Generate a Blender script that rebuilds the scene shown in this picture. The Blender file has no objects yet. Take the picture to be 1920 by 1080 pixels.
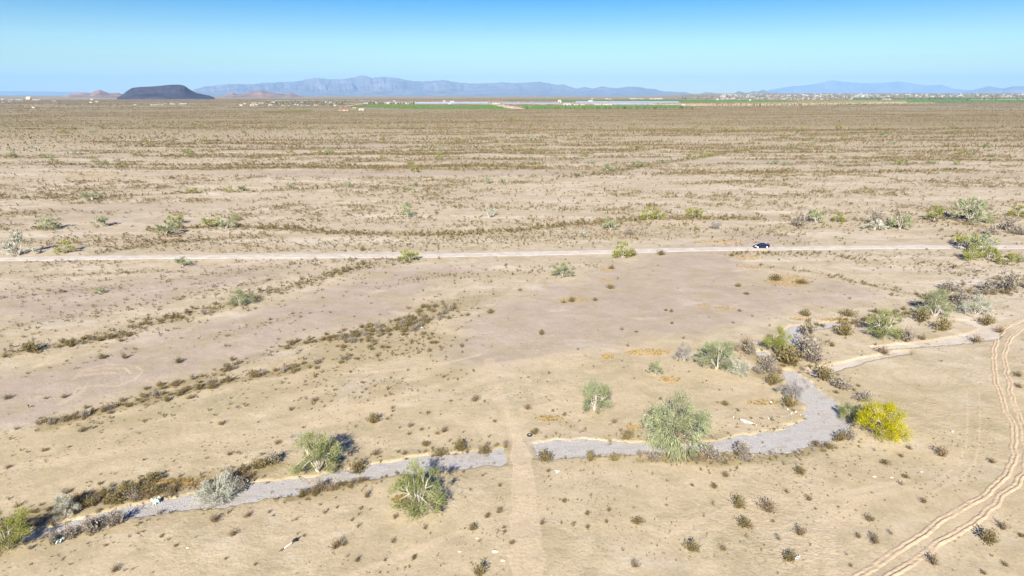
import bpy, math, random
import numpy as np
from mathutils import Vector

# ------------------------------------------------------------------ camera, sky, sun, exposure
sc = bpy.context.scene
col = sc.collection
FPX, HCAM = 1280.0, 46.0                      # focal length for a 1920 px wide frame, camera height
PITCH = math.atan(365 / 1280)
cam = bpy.data.objects.new('camera', bpy.data.cameras.new('camera'))
col.objects.link(cam)
cam.location = (0, 0, HCAM)
cam.rotation_euler = (math.pi / 2 - PITCH, 0, 0)
cam.data.sensor_width = 36
cam.data.lens = 36 * FPX / 1920
cam.data.clip_start = 1
cam.data.clip_end = 200000
sc.camera = cam
SUN_EL, SUN_AZ = math.radians(29), math.radians(190)
w = bpy.data.worlds.new('World')
sc.world = w
w.use_nodes = True
nt = w.node_tree
bg = nt.nodes['Background']
sky = nt.nodes.new('ShaderNodeTexSky')
sky.sky_type = 'NISHITA'
sky.sun_disc = False
sky.sun_elevation = SUN_EL
sky.sun_rotation = SUN_AZ
sky.air_density = 1.0
sky.dust_density = 0.0
sky.ozone_density = 2.0
hsv = nt.nodes.new('ShaderNodeHueSaturation')
hsv.inputs['Saturation'].default_value = 2.1
hsv.inputs['Hue'].default_value = 0.525
hsv.inputs['Value'].default_value = 0.86
nt.links.new(sky.outputs[0], hsv.inputs['Color'])
nt.links.new(hsv.outputs[0], bg.inputs[0])
bg.inputs[1].default_value = 0.052
sl = bpy.data.lights.new('sun', 'SUN')
sl.energy = 5.0
sl.angle = math.radians(0.5)
sl.color = (1, 0.94, 0.85)
so = bpy.data.objects.new('sun', sl)
col.objects.link(so)
sdir = Vector((math.sin(SUN_AZ) * math.cos(SUN_EL), math.cos(SUN_AZ) * math.cos(SUN_EL), math.sin(SUN_EL)))
so.rotation_euler = sdir.to_track_quat('Z', 'Y').to_euler()
so.location = (0, -50, 90)
sc.view_settings.view_transform = 'Standard'
sc.view_settings.look = 'None'
sc.view_settings.exposure = 1.22
sc.view_settings.gamma = 1.0
sc.cycles.volume_bounces = 1
sc.cycles.max_bounces = 6
HAZE_DENSITY = 2.3e-5
RNG = np.random.default_rng(7)
random.seed(7)

# ------------------------------------------------------------------ maths helpers
def vnoise(x, y, seed=0):
    x = np.asarray(x, float); y = np.asarray(y, float)
    xi = np.floor(x).astype(np.int64); yi = np.floor(y).astype(np.int64)
    fx = x - xi; fy = y - yi
    fx = fx * fx * (3 - 2 * fx); fy = fy * fy * (3 - 2 * fy)
    def h(a, b):
        n = (a * 374761393 + b * 668265263 + seed * 974634777) & 0xFFFFFFFF
        n = ((n ^ (n >> 13)) * 1274126177) & 0xFFFFFFFF
        return ((n ^ (n >> 16)) & 0xFFFF) / 65535.0
    return (h(xi, yi) * (1 - fx) + h(xi + 1, yi) * fx) * (1 - fy) + (h(xi, yi + 1) * (1 - fx) + h(xi + 1, yi + 1) * fx) * fy
def fbm(x, y, o=4, seed=0):
    s = 0; a = 0.5; t = 0
    for i in range(o):
        s = s + a * vnoise(x, y, seed + i * 17); t += a; a *= 0.5; x = x * 2.03 + 11.3; y = y * 2.03 + 5.7
    return s / t
def sstep(a, b, x):
    t = np.clip((x - a) / (b - a), 0, 1); return t * t * (3 - 2 * t)
CP, SP = math.cos(PITCH), math.sin(PITCH)
RE2 = 2 * 7.4e6
def far_z(x, y):                              # the curve of the earth and the rise of the plain to the right
    r = np.hypot(x, y)
    az = np.degrees(np.arctan2(x, y))
    z = -r * r / RE2
    z = z + 62 * sstep(8, 17, az) * sstep(4000, 15500, r) + 22 * sstep(-18, -30, az) * sstep(7000, 16000, r)
    return z
def ray(px, py):
    u = (px - 960) / FPX; v = (540 - py) / FPX
    return u, CP + v * SP, -SP + v * CP
def at(px, py):
    """where the line of sight through a point of the photograph meets the plain"""
    dx, dy, dz = ray(px, py)
    if dz < -1e-6:
        t = -HCAM / dz
        if t < 2500: return t * dx, t * dy
    ts = np.geomspace(1500, 90000, 6000)
    x = ts * dx; y = ts * dy; z = HCAM + ts * dz
    k = np.argmax(z < far_z(x, y))
    if not (z < far_z(x, y)).any(): k = 3800
    return float(x[k]), float(y[k])
def proj(x, y, z=0.0):
    zc = y * CP - (z - HCAM) * SP
    zc = np.maximum(zc, 1e-3)
    return 960 + FPX * x / zc, 540 - FPX * ((z - HCAM) * CP + y * SP) / zc
def mpx(px, py):                              # metres for one photo pixel at that ground point
    x, y = at(px, py); return (y * CP + HCAM * SP) / FPX
def wline(pts):
    return np.array([at(p[0], p[1]) for p in pts])
def dense(pts, step, extra=None):
    """resample a polyline (with extra columns) by catmull-rom"""
    P = np.asarray(pts, float); out = []
    n = len(P)
    for i in range(n - 1):
        p0 = P[max(i - 1, 0)]; p1 = P[i]; p2 = P[i + 1]; p3 = P[min(i + 2, n - 1)]
        m = max(2, int(np.linalg.norm(p2[:2] - p1[:2]) / step))
        for t in np.arange(m) / m:
            out.append(0.5 * (2 * p1 + (p2 - p0) * t + (2 * p0 - 5 * p1 + 4 * p2 - p3) * t * t + (3 * p1 - p0 - 3 * p2 + p3) * t ** 3))
    out.append(P[-1])
    return np.array(out)
def pdist(x, y, line, hw=None):
    """distance to a polyline, and the half width interpolated along it"""
    best = np.full(x.shape, 1e9); bw = np.ones(x.shape)
    for i in range(len(line) - 1):
        ax, ay = line[i][:2]; bx, by = line[i + 1][:2]
        L2 = (bx - ax) ** 2 + (by - ay) ** 2 + 1e-9
        t = np.clip(((x - ax) * (bx - ax) + (y - ay) * (by - ay)) / L2, 0, 1)
        d = np.hypot(x - ax - t * (bx - ax), y - ay - t * (by - ay))
        if hw is not None:
            wv = hw[i] * (1 - t) + hw[i + 1] * t
            d2 = d / wv; m = d2 < best; best = np.where(m, d2, best)
        else:
            m = d < best; best = np.where(m, d, best)
    return best
def inpoly(px, py, poly):
    c = np.zeros(px.shape, bool); n = len(poly)
    for i in range(n):
        x1, y1 = poly[i]; x2, y2 = poly[(i + 1) % n]
        if y1 == y2: continue
        m = ((y1 > py) != (y2 > py)) & (px < (x2 - x1) * (py - y1) / (y2 - y1) + x1)
        c ^= m
    return c

# ------------------------------------------------------------------ object helpers
def tag(o, label=None, cat=None, group=None, kind=None):
    if label: o['label'] = label
    if cat: o['category'] = cat
    if group: o['group'] = group
    if kind: o['kind'] = kind
    return o
def link(name, me, mat=None, parent=None):
    o = bpy.data.objects.new(name, me); col.objects.link(o)
    if mat is not None and me is not None and not me.materials: me.materials.append(mat)
    if parent: o.parent = parent
    return o
def empty(name, loc, rz=0.0, s=1.0):
    o = bpy.data.objects.new(name, None); col.objects.link(o)
    o.location = loc; o.rotation_euler = (0, 0, rz); o.scale = (s, s, s) if not hasattr(s, '__len__') else s
    o.empty_display_size = 0.3
    return o
def np_mesh(name, V, F, attrs=None, smooth=False):
    """V (n,3), F (m,3 or 4) arrays -> mesh; attrs: dict name -> (n,) floats"""
    V = np.asarray(V, np.float32); F = np.asarray(F, np.int32)
    me = bpy.data.meshes.new(name)
    k = F.shape[1]
    me.vertices.add(len(V)); me.vertices.foreach_set('co', V.ravel())
    me.loops.add(F.size); me.loops.foreach_set('vertex_index', F.ravel())
    me.polygons.add(len(F))
    me.polygons.foreach_set('loop_start', np.arange(0, F.size, k, dtype=np.int32))
    me.polygons.foreach_set('loop_total', np.full(len(F), k, np.int32))
    if smooth: me.polygons.foreach_set('use_smooth', np.ones(len(F), bool))
    me.update(calc_edges=True)
    for n, a in (attrs or {}).items():
        t = me.attributes.new(n, 'FLOAT', 'POINT'); t.data.foreach_set('value', np.asarray(a, np.float32))
    return me
class MB:
    """collects boxes, tubes and lofts into one mesh"""
    def __init__(s): s.v = []; s.f = []; s.m = []
    def add(s, vs, fs, m=0):
        n = len(s.v); s.v += [tuple(v) for v in vs]; s.f += [tuple(i + n for i in f) for f in fs]; s.m += [m] * len(fs)
    def box(s, x0, x1, y0, y1, z0, z1, m=0):
        s.add([(x0, y0, z0), (x1, y0, z0), (x1, y1, z0), (x0, y1, z0), (x0, y0, z1), (x1, y0, z1), (x1, y1, z1), (x0, y1, z1)],
              [(0, 3, 2, 1), (4, 5, 6, 7), (0, 1, 5, 4), (1, 2, 6, 5), (2, 3, 7, 6), (3, 0, 4, 7)], m)
    def tube(s, pts, rad, n=6, m=0, cap=True):
        pts = [Vector(p) for p in pts]; vs = []
        for i, p in enumerate(pts):
            d = (pts[min(i + 1, len(pts) - 1)] - pts[max(i - 1, 0)]).normalized()
            a = d.orthogonal().normalized(); b = d.cross(a)
            r = rad[i] if hasattr(rad, '__len__') else rad
            for k in range(n):
                t = 2 * math.pi * k / n; vs.append(p + (a * math.cos(t) + b * math.sin(t)) * r)
        fs = [(i * n + k, i * n + (k + 1) % n, (i + 1) * n + (k + 1) % n, (i + 1) * n + k) for i in range(len(pts) - 1) for k in range(n)]
        if cap: fs += [tuple(range(n))[::-1], tuple((len(pts) - 1) * n + k for k in range(n))]
        s.add(vs, fs, m)
    def loft(s, rings, m=0, cap=True):
        n = len(rings[0]); vs = [v for r in rings for v in r]
        fs = [(i * n + k, i * n + (k + 1) % n, (i + 1) * n + (k + 1) % n, (i + 1) * n + k) for i in range(len(rings) - 1) for k in range(n)]
        if cap: fs += [tuple(range(n))[::-1], tuple((len(rings) - 1) * n + k for k in range(n))]
        s.add(vs, fs, m)
    def mesh(s, name, mats, smooth=False):
        me = bpy.data.meshes.new(name); me.from_pydata(s.v, [], s.f)
        for x in mats: me.materials.append(x)
        for p, i in zip(me.polygons, s.m): p.material_index = i; p.use_smooth = smooth
        me.update(); return me
    def build(s, name, mats, parent=None, smooth=False):
        return link(name, s.mesh(name, mats if isinstance(mats, (list, tuple)) else [mats], smooth), None, parent)

# ------------------------------------------------------------------ materials
def newmat(name, rough=0.9, spec=0.2):
    m = bpy.data.materials.new(name); m.use_nodes = True
    n = m.node_tree; b = n.nodes['Principled BSDF']
    b.inputs['Roughness'].default_value = rough
    b.inputs['Specular IOR Level'].default_value = spec
    return m, n, b
def N(n, t, **k):
    x = n.nodes.new(t)
    for a, v in k.items(): setattr(x, a, v)
    return x
def noise(n, scale, detail=4, rough=0.55, vec=None, dist=0.0):
    x = N(n, 'ShaderNodeTexNoise'); x.inputs['Scale'].default_value = scale; x.inputs['Detail'].default_value = detail
    x.inputs['Roughness'].default_value = rough; x.inputs['Distortion'].default_value = dist
    if vec is not None: n.links.new(vec, x.inputs['Vector'])
    return x.outputs[0]
def remap(n, s, a, b, c=0.0, d=1.0):
    x = N(n, 'ShaderNodeMapRange'); n.links.new(s, x.inputs[0])
    for i, v in zip((1, 2, 3, 4), (a, b, c, d)): x.inputs[i].default_value = v
    return x.outputs[0]
def math_(n, op, a, b):
    x = N(n, 'ShaderNodeMath', operation=op)
    for i, v in enumerate((a, b)):
        if isinstance(v, (int, float)): x.inputs[i].default_value = v
        else: n.links.new(v, x.inputs[i])
    return x.outputs[0]
def mix(n, f, a, b, mode='MIX'):
    x = N(n, 'ShaderNodeMix', data_type='RGBA', blend_type=mode)
    if isinstance(f, (int, float)): x.inputs[0].default_value = f
    else: n.links.new(f, x.inputs[0])
    for i, v in ((6, a), (7, b)):
        if isinstance(v, tuple): x.inputs[i].default_value = (*v, 1)
        else: n.links.new(v, x.inputs[i])
    return x.outputs[2]
def attr(n, name):
    x = N(n, 'ShaderNodeAttribute'); x.attribute_name = name; return x.outputs['Fac']
def pos(n, sx=1.0, sy=1.0, sz=1.0):
    g = N(n, 'ShaderNodeNewGeometry'); m = N(n, 'ShaderNodeMapping'); m.inputs['Scale'].default_value = (sx, sy, sz)
    n.links.new(g.outputs['Position'], m.inputs[0]); return m.outputs[0]
def bump(n, b, h, dist, strength=1.0):
    x = N(n, 'ShaderNodeBump'); x.inputs['Distance'].default_value = dist; x.inputs['Strength'].default_value = strength
    n.links.new(h, x.inputs['Height']); n.links.new(x.outputs[0], b.inputs['Normal'])

SAND = (0.49, 0.40, 0.25)
PINK = (0.515, 0.43, 0.315)
def ground_material():
    m, n, b = newmat('desert_ground', 0.95, 0.1)
    p = pos(n)
    big = noise(n, 0.018, 5, 0.6, p); mid = noise(n, 0.22, 5, 0.65, p); fine = noise(n, 2.6, 5, 0.75, p)
    st = noise(n, 1.0, 4, 0.6, pos(n, 0.012, 0.09, 1))
    c = mix(n, attr(n, 'pink'), SAND, PINK)
    farm = remap(n, noise(n, 0.0015, 5, 0.6, p), 0.4, 0.6)
    c = mix(n, remap(n, big, 0.40, 0.62, 0, 0.6), c, (0.56, 0.46, 0.32))
    c = mix(n, remap(n, mid, 0.40, 0.62, 0, 0.42), c, (0.37, 0.29, 0.175))
    c = mix(n, math_(n, 'MULTIPLY', remap(n, st, 0.5, 0.72, 0, 0.5), attr(n, 'pink')), c, (0.36, 0.29, 0.20))
    c = mix(n, math_(n, 'MULTIPLY', remap(n, st, 0.48, 0.30, 0, 0.75), attr(n, 'pink')), c, (0.64, 0.565, 0.46))
    pv = mix(n, remap(n, mid, 0.3, 0.7), (0.345, 0.275, 0.21), (0.44, 0.355, 0.275))
    pv = mix(n, remap(n, noise(n, 0.05, 5, 0.6, p), 0.42, 0.62, 0, 0.5), pv, (0.48, 0.39, 0.305))
    c = mix(n, attr(n, 'pave'), c, pv)
    c = mix(n, attr(n, 'track'), c, (0.56, 0.445, 0.30))
    c = mix(n, math_(n, 'MULTIPLY', attr(n, 'litter'), remap(n, noise(n, 0.45, 5, 0.75, p), 0.36, 0.60, 0.55, 1.0)), c, mix(n, remap(n, attr(n, 'litter'), 0.86, 1.0), (0.205, 0.16, 0.05), mix(n, farm, (0.14, 0.12, 0.075), (0.21, 0.175, 0.12))))
    c = mix(n, math_(n, 'MULTIPLY', attr(n, 'gold'), remap(n, noise(n, 0.7, 4, 0.7, p), 0.35, 0.6)), c, (0.52, 0.36, 0.15))
    # gravel, twigs and leaf litter lying on the ground
    v = N(n, 'ShaderNodeTexVoronoi'); v.inputs['Scale'].default_value = 1.7; n.links.new(p, v.inputs['Vector'])
    sp = remap(n, v.outputs['Distance'], 0.10, 0.26, 1, 0)
    patch = remap(n, noise(n, 0.09, 4, 0.7, p), 0.46, 0.62, 0, 0.85)
    c = mix(n, math_(n, 'MULTIPLY', sp, patch), c, (0.21, 0.165, 0.09))
    oliv = remap(n, noise(n, 0.13, 6, 0.8, p, 0.8), 0.47, 0.62, 0, 0.65)
    c = mix(n, math_(n, 'MULTIPLY', oliv, math_(n, 'SUBTRACT', 1.0, attr(n, 'track'))), c, (0.34, 0.285, 0.165))
    c = mix(n, remap(n, noise(n, 0.06, 5, 0.7, pos(n, 1, 1.6, 3), 0.5), 0.56, 0.72, 0, 0.5), c, (0.60, 0.53, 0.44))
    v2 = N(n, 'ShaderNodeTexVoronoi'); v2.inputs['Scale'].default_value = 0.9; n.links.new(p, v2.inputs['Vector'])
    c = mix(n, remap(n, v2.outputs['Distance'], 0.05, 0.10, 0.6, 0), c, (0.68, 0.60, 0.50))
    c = mix(n, remap(n, fine, 0.45, 0.68, 0, 0.40), c, (0.27, 0.205, 0.135))
    c = mix(n, remap(n, fine, 0.42, 0.25, 0, 0.35), c, (0.64, 0.54, 0.41))
    n.links.new(c, b.inputs['Base Color'])
    h = math_(n, 'ADD', math_(n, 'MULTIPLY', fine, 0.45), math_(n, 'ADD', mid, math_(n, 'MULTIPLY', noise(n, 0.9, 4, 0.6, p), 0.6)))
    bump(n, b, math_(n, 'MULTIPLY', h, remap(n, noise(n, 0.05, 3, 0.5, p), 0.35, 0.65, 0.15, 1.0)), 0.22, 0.9)
    return m
def gravel_material():
    m, n, b = newmat('wash_gravel', 0.9, 0.15)
    p = pos(n)
    f = noise(n, 5.0, 4, 0.8, p); g = noise(n, 0.5, 4, 0.6, p)
    c = mix(n, remap(n, f, 0.38, 0.66), (0.44, 0.41, 0.37), (0.72, 0.68, 0.63))
    c = mix(n, remap(n, g, 0.48, 0.66, 0, 0.75), c, (0.52, 0.455, 0.37))
    c = mix(n, remap(n, noise(n, 1.6, 5, 0.7, pos(n, 0.35, 1, 1)), 0.5, 0.68, 0, 0.5), c, (0.36, 0.33, 0.30))
    v = N(n, 'ShaderNodeTexVoronoi'); v.inputs['Scale'].default_value = 2.6; n.links.new(p, v.inputs['Vector'])
    c = mix(n, remap(n, v.outputs['Distance'], 0.08, 0.2, 0.55, 0), c, (0.86, 0.83, 0.80))
    n.links.new(c, b.inputs['Base Color']); bump(n, b, f, 0.25, 1.0)
    return m
def dusty_material(name, a, b_, scale=0.6, bumpd=0.08):
    m, n, b = newmat(name, 0.93, 0.1)
    p = pos(n); f = noise(n, scale, 5, 0.6, p); g = noise(n, scale * 7, 4, 0.7, p)
    c = mix(n, remap(n, f, 0.35, 0.68), a, b_)
    c = mix(n, remap(n, g, 0.5, 0.8, 0, 0.3), c, tuple(x * 0.6 for x in a))
    n.links.new(c, b.inputs['Base Color']); bump(n, b, math_(n, 'ADD', f, math_(n, 'MULTIPLY', g, 0.4)), bumpd)
    return m
def foliage_material(name, wood, leafa, leafb, trans=0.25):
    m, n, b = newmat(name, 0.75, 0.15)
    t = attr(n, 'tint')
    c = mix(n, remap(n, t, 0.5, 1.0), leafa, leafb)
    c = mix(n, remap(n, t, 0.0, 0.45), wood, c)
    f = noise(n, 1.3, 3, 0.6, pos(n))
    c = mix(n, remap(n, f, 0.35, 0.75, 0, 0.35), c, tuple(x * 0.6 for x in leafa))
    n.links.new(c, b.inputs['Base Color'])
    tr = N(n, 'ShaderNodeBsdfTranslucent'); n.links.new(c, tr.inputs[0])
    ms = N(n, 'ShaderNodeMixShader'); ms.inputs[0].default_value = trans
    n.links.new(b.outputs[0], ms.inputs[1]); n.links.new(tr.outputs[0], ms.inputs[2])
    n.links.new(ms.outputs[0], n.nodes['Material Output'].inputs[0])
    return m
def plain(name, c, rough=0.6, spec=0.3, var=0.15, scale=2.0, metal=0.0):
    m, n, b = newmat(name, rough, spec); b.inputs['Metallic'].default_value = metal
    tc = N(n, 'ShaderNodeTexCoord'); f = noise(n, scale, 4, 0.6, tc.outputs['Object'])
    k = mix(n, remap(n, f, 0.3, 0.7, 0, var * 2), c, tuple(x * 0.6 for x in c))
    n.links.new(k, b.inputs['Base Color']); return m
def rock_material(name, a, b_, scale):
    m, n, b = newmat(name, 0.95, 0.05)
    f = noise(n, scale, 6, 0.65, pos(n)); c = mix(n, remap(n, f, 0.38, 0.62), a, b_)
    n.links.new(c, b.inputs['Base Color']); return m

M = {
    'ground': ground_material(), 'gravel': gravel_material(),
    'road': dusty_material('road_gravel', (0.47, 0.41, 0.34), (0.62, 0.56, 0.48), 0.35, 0.10),
    'path': dusty_material('path_sand', (0.48, 0.385, 0.25), (0.54, 0.44, 0.29), 0.5, 0.12),
    'rut': dusty_material('rut_sand', (0.48, 0.37, 0.24), (0.56, 0.435, 0.285), 1.5, 0.1),
    'creosote': foliage_material('creosote_foliage', (0.19, 0.14, 0.085), (0.17, 0.135, 0.058), (0.34, 0.275, 0.12)),
    'drybush': foliage_material('dry_shrub_foliage', (0.20, 0.145, 0.095), (0.23, 0.17, 0.095), (0.42, 0.32, 0.19)),
    'greybush': foliage_material('grey_shrub_foliage', (0.24, 0.20, 0.165), (0.26, 0.22, 0.17), (0.46, 0.41, 0.33)),
    'palo': foliage_material('palo_verde_foliage', (0.3, 0.3, 0.16), (0.24, 0.25, 0.055), (0.46, 0.46, 0.14), 0.35),
    'fresh': foliage_material('fresh_green_foliage', (0.3, 0.28, 0.18), (0.21, 0.235, 0.08), (0.43, 0.45, 0.20), 0.35),
    'greygreen': foliage_material('grey_green_foliage', (0.3, 0.27, 0.2), (0.25, 0.275, 0.14), (0.50, 0.53, 0.31), 0.35),
    'bloom': foliage_material('blossom_foliage', (0.3, 0.28, 0.1), (0.36, 0.34, 0.01), (0.72, 0.64, 0.02), 0.35),
    'dead': foliage_material('dead_twigs', (0.22, 0.19, 0.165), (0.27, 0.245, 0.215), (0.46, 0.43, 0.39), 0.15),
    'silver': foliage_material('silver_foliage', (0.38, 0.35, 0.30), (0.36, 0.36, 0.27), (0.62, 0.62, 0.50), 0.2),
    'goldgrass': foliage_material('golden_grass', (0.35, 0.22, 0.08), (0.38, 0.27, 0.10), (0.58, 0.42, 0.17), 0.3),
    'bark_pale': plain('pale_bark', (0.50, 0.45, 0.36), 0.85, 0.1),
    'bark_dark': plain('dark_bark', (0.17, 0.13, 0.10), 0.9, 0.1),
    'bark_grey': plain('grey_bark', (0.40, 0.36, 0.31), 0.9, 0.1),
    'white': plain('white_wall', (0.42, 0.40, 0.38), 0.7), 'cream': plain('cream_wall', (0.50, 0.43, 0.31), 0.8),
    'tan': plain('tan_wall', (0.58, 0.44, 0.28), 0.8), 'roofgrey': plain('grey_roof', (0.32, 0.32, 0.33), 0.7),
    'roofwhite': plain('white_metal_roof', (0.40, 0.46, 0.54), 0.5), 'roofred': plain('red_tile_roof', (0.32, 0.15, 0.09), 0.8),
    'shadewall': plain('dark_open_bay', (0.16, 0.15, 0.15), 0.9),
    'silverbox': plain('bleached_plastic', (0.62, 0.78, 0.74), 0.4), 'paper': plain('white_scrap', (0.85, 0.86, 0.86), 0.5),
    'rubber': plain('tyre_rubber', (0.025, 0.025, 0.025), 0.8), 'carpaint': plain('dark_blue_paint', (0.006, 0.010, 0.035), 0.25, 0.5, 0.05),
    'glass': plain('car_glass', (0.01, 0.025, 0.06), 0.08, 0.6, 0.05), 'alloy': plain('white_alloy', (0.78, 0.80, 0.76), 0.35),
    'lamp': plain('headlamp', (0.85, 0.85, 0.9), 0.15, 0.6), 'redlamp': plain('tail_lamp', (0.4, 0.01, 0.01), 0.2, 0.6),
    'wood': plain('bleached_wood', (0.86, 0.84, 0.80), 0.8, 0.1, 0.06), 'char': plain('charred_wood', (0.03, 0.025, 0.022), 0.95),
    'stone': plain('pale_stone', (0.62, 0.52, 0.40), 0.9), 'darkhole': plain('tyre_inner_dust', (0.45, 0.50, 0.50), 0.9),
}

# ------------------------------------------------------------------ lines of the place
WASH = [(40, 1008, 1.0), (110, 990, 1.2), (200, 966, 1.3), (280, 952, 1.5), (360, 940, 1.9), (450, 924, 2.4), (540, 912, 2.2), (620, 897, 1.7),
        (700, 882, 2.0), (780, 870, 2.3), (860, 862, 2.3), (940, 854, 2.1), (1000, 846, 2.5), (1080, 838, 2.5), (1150, 838, 2.2), (1220, 838, 1.3), (1290, 838, 1.0),
        (1350, 834, 1.8), (1430, 830, 2.9), (1500, 820, 3.0), (1543, 800, 3.5), (1548, 772, 2.9), (1524, 742, 2.8), (1495, 712, 2.2), (1478, 695, 1.2)]
WASH2 = [(1520, 700, 2.0), (1570, 688, 1.3), (1630, 672, 0.9), (1700, 660, 1.0)]
WASH3 = [(1498, 652, 1.0), (1486, 636, 1.8), (1492, 618, 2.2), (1540, 610, 1.6), (1580, 604, 1.0)]
WASH4 = [(1640, 652, 0.8), (1720, 646, 1.2), (1790, 638, 1.8), (1850, 628, 2.2), (1846, 612, 1.8), (1800, 600, 0.8)]
WASH5 = [(1440, 668, 0.9), (1428, 662, 1.5), (1420, 660, 0.9)]
WASHES = []
for Wp in (WASH, WASH2, WASH3, WASH4, WASH5):
    a = np.array([(*at(p[0], p[1]), p[2]) for p in Wp]); a[:, 2] *= 0.86; a = dense(a, 2.0); WASHES.append((a[:, :2], a[:, 2]))
ROAD = dense(wline([(-260, 489), (-100, 487), (0, 486), (200, 483), (400, 481), (640, 480), (800, 479), (960, 476), (1140, 472), (1280, 468), (1480, 465.5), (1700, 463), (1920, 463), (2150, 463)]), 6)
PATH = dense(wline([(995, 1180), (990, 1080), (984, 960), (980, 880), (970, 820), (957, 785), (944, 760)]), 0.4)
RUTS = [dense(wline(l), 0.5) for l in (
    [(1600, 1092), (1680, 1030), (1745, 990), (1800, 958), (1850, 925), (1885, 895), (1903, 850), (1898, 800), (1880, 760), (1866, 715), (1862, 680), (1868, 640), (1888, 612), (1925, 596)],
    [(1655, 1092), (1720, 1045), (1775, 1008), (1830, 970), (1875, 935), (1912, 900), (1924, 850), (1916, 800), (1902, 760), (1890, 715), (1884, 680), (1890, 645), (1910, 620), (1945, 606)])]
SOFT_TRACKS = [(wline(l), wd) for l, wd in (
    ([(1728, 912), (1770, 893), (1800, 868), (1812, 830), (1815, 780), (1812, 730)], 0.16), ([(1750, 922), (1800, 900), (1828, 868), (1836, 830), (1838, 780), (1836, 735)], 0.16),
    ([(1560, 1085), (1555, 1000), (1600, 940), (1700, 915), (1800, 900)], 0.7), ([(1520, 1085), (1530, 1000), (1560, 950)], 0.6),
    ([(0, 880), (200, 850), (420, 815), (640, 765), (800, 725), (920, 690), (1050, 668), (1200, 650)], 1.5),
    ([(0, 940), (200, 880), (420, 830), (640, 785), (820, 745), (930, 705)], 1.1),
    ([(972, 830), (955, 780), (930, 740), (920, 700), (918, 675)], 1.0), ([(640, 700), (800, 690), (900, 665)], 0.4), ([(800, 560), (850, 540), (900, 520), (980, 500)], 0.25), ([(815, 565), (865, 545), (915, 525), (990, 505)], 0.25),
    ([(1700, 1078), (1780, 1010), (1850, 965)], 1.6), ([(1250, 1000), (1400, 940), (1560, 930), (1700, 900)], 0.5),
    ([(860, 1000), (760, 1040), (640, 1085)], 0.5),
    ([(150, 695), (200, 682), (255, 685), (268, 695), (250, 712), (215, 725)], 0.28), ([(135, 712), (150, 700), (190, 690), (235, 690), (245, 700)], 0.25),
    ([(150, 725), (130, 745), (110, 758)], 0.25), ([(165, 718), (150, 735), (120, 755)], 0.25), ([(150, 705), (180, 700), (215, 698)], 0.4),
    ([(1300, 470), (1310, 455), (1360, 445), (1400, 447), (1380, 455), (1330, 455)], 0.7))]
# lines of denser scrub: polyline, half width (m), shrubs per square metre, size (m), kinds weights (creosote, dry, grey)
B = []
def band(pts, hw, dn, size, kw=(0.55, 0.35, 0.1), gold=0.0): B.append((dense(wline(pts), 12), hw, dn, size, kw, gold))
band([(0, 995), (80, 965), (170, 940), (270, 925)], 1.6, 0.36, 2.5, (0.5, 0.35, 0.15))
band([(230, 935), (330, 915), (420, 905), (520, 872)], 1.3, 0.34, 2.2, (0.5, 0.4, 0.1), 0.4)
band([(90, 1005), (160, 985), (230, 968)], 0.8, 0.8, 1.5, (0.2, 0.2, 0.6))
band([(545, 935), (640, 908), (700, 898), (742, 888)], 0.7, 0.6, 1.6, (0.45, 0.45, 0.1))
band([(90, 798), (200, 768), (300, 745), (400, 720), (500, 703), (575, 685)], 1.5, 0.42, 1.5, (0.4, 0.4, 0.2))
band([(280, 730), (400, 705), (470, 672), (560, 645), (680, 625), (760, 600)], 1.3, 0.34, 1.4, (0.4, 0.4, 0.2))
band([(640, 640), (720, 625), (790, 595), (850, 572), (920, 555)], 4.0, 0.24, 1.7, (0.45, 0.3, 0.25))
band([(620, 670), (720, 650), (800, 640), (850, 650)], 4.5, 0.16, 1.1, (0.3, 0.5, 0.1))
band([(0, 668), (60, 655), (120, 645), (180, 636), (240, 628)], 1.8, 0.35, 1.5, (0.6, 0.25, 0.05), 0.4)
band([(180, 625), (260, 612), (330, 598), (420, 575), (480, 555), (560, 535), (620, 515), (700, 500), (770, 490)], 2.4, 0.20, 1.3, (0.5, 0.3, 0.1), 0.2)
band([(600, 520), (640, 508), (700, 495)], 2.2, 0.25, 1.2, (0.7, 0.2, 0.1))
band([(800, 525), (900, 520), (1000, 505), (1130, 500)], 5.0, 0.06, 1.0, (0.5, 0.4, 0.1))
band([(-80, 492), (60, 488), (180, 490)], 4.0, 0.08, 1.1, (0.6, 0.3, 0.1))
band([(560, 492), (700, 488), (800, 486)], 4.0, 0.12, 1.1, (0.5, 0.3, 0.2))
band([(180, 478), (240, 466), (300, 457), (400, 449), (500, 442)], 3.0, 0.20, 1.2, (0.5, 0.4, 0.1))
band([(280, 432), (420, 424), (540, 430), (640, 438), (800, 440), (960, 433), (1080, 420), (1200, 411), (1300, 410), (1420, 410)], 2.6, 0.30, 1.5, (0.55, 0.4, 0.05))
band([(1420, 410), (1560, 414), (1700, 418), (1800, 415), (1940, 412)], 6.0, 0.11, 1.5, (0.4, 0.3, 0.3))
band([(1380, 440), (1500, 425), (1640, 430), (1800, 435), (1940, 430)], 7.0, 0.10, 1.2, (0.4, 0.3, 0.3))
band([(800, 450), (960, 446), (1120, 440), (1280, 432)], 9.0, 0.13, 1.0, (0.4, 0.55, 0.05))
band([(100, 450), (400, 462), (640, 462), (860, 462)], 8.0, 0.09, 1.0, (0.4, 0.5, 0.1))
band([(1370, 474), (1440, 476), (1560, 480), (1640, 492)], 3.0, 0.15, 1.1, (0.5, 0.4, 0.1))
band([(1440, 500), (1520, 510), (1600, 528), (1680, 545), (1740, 558)], 1.6, 0.2, 1.1, (0.5, 0.35, 0.15))
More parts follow.
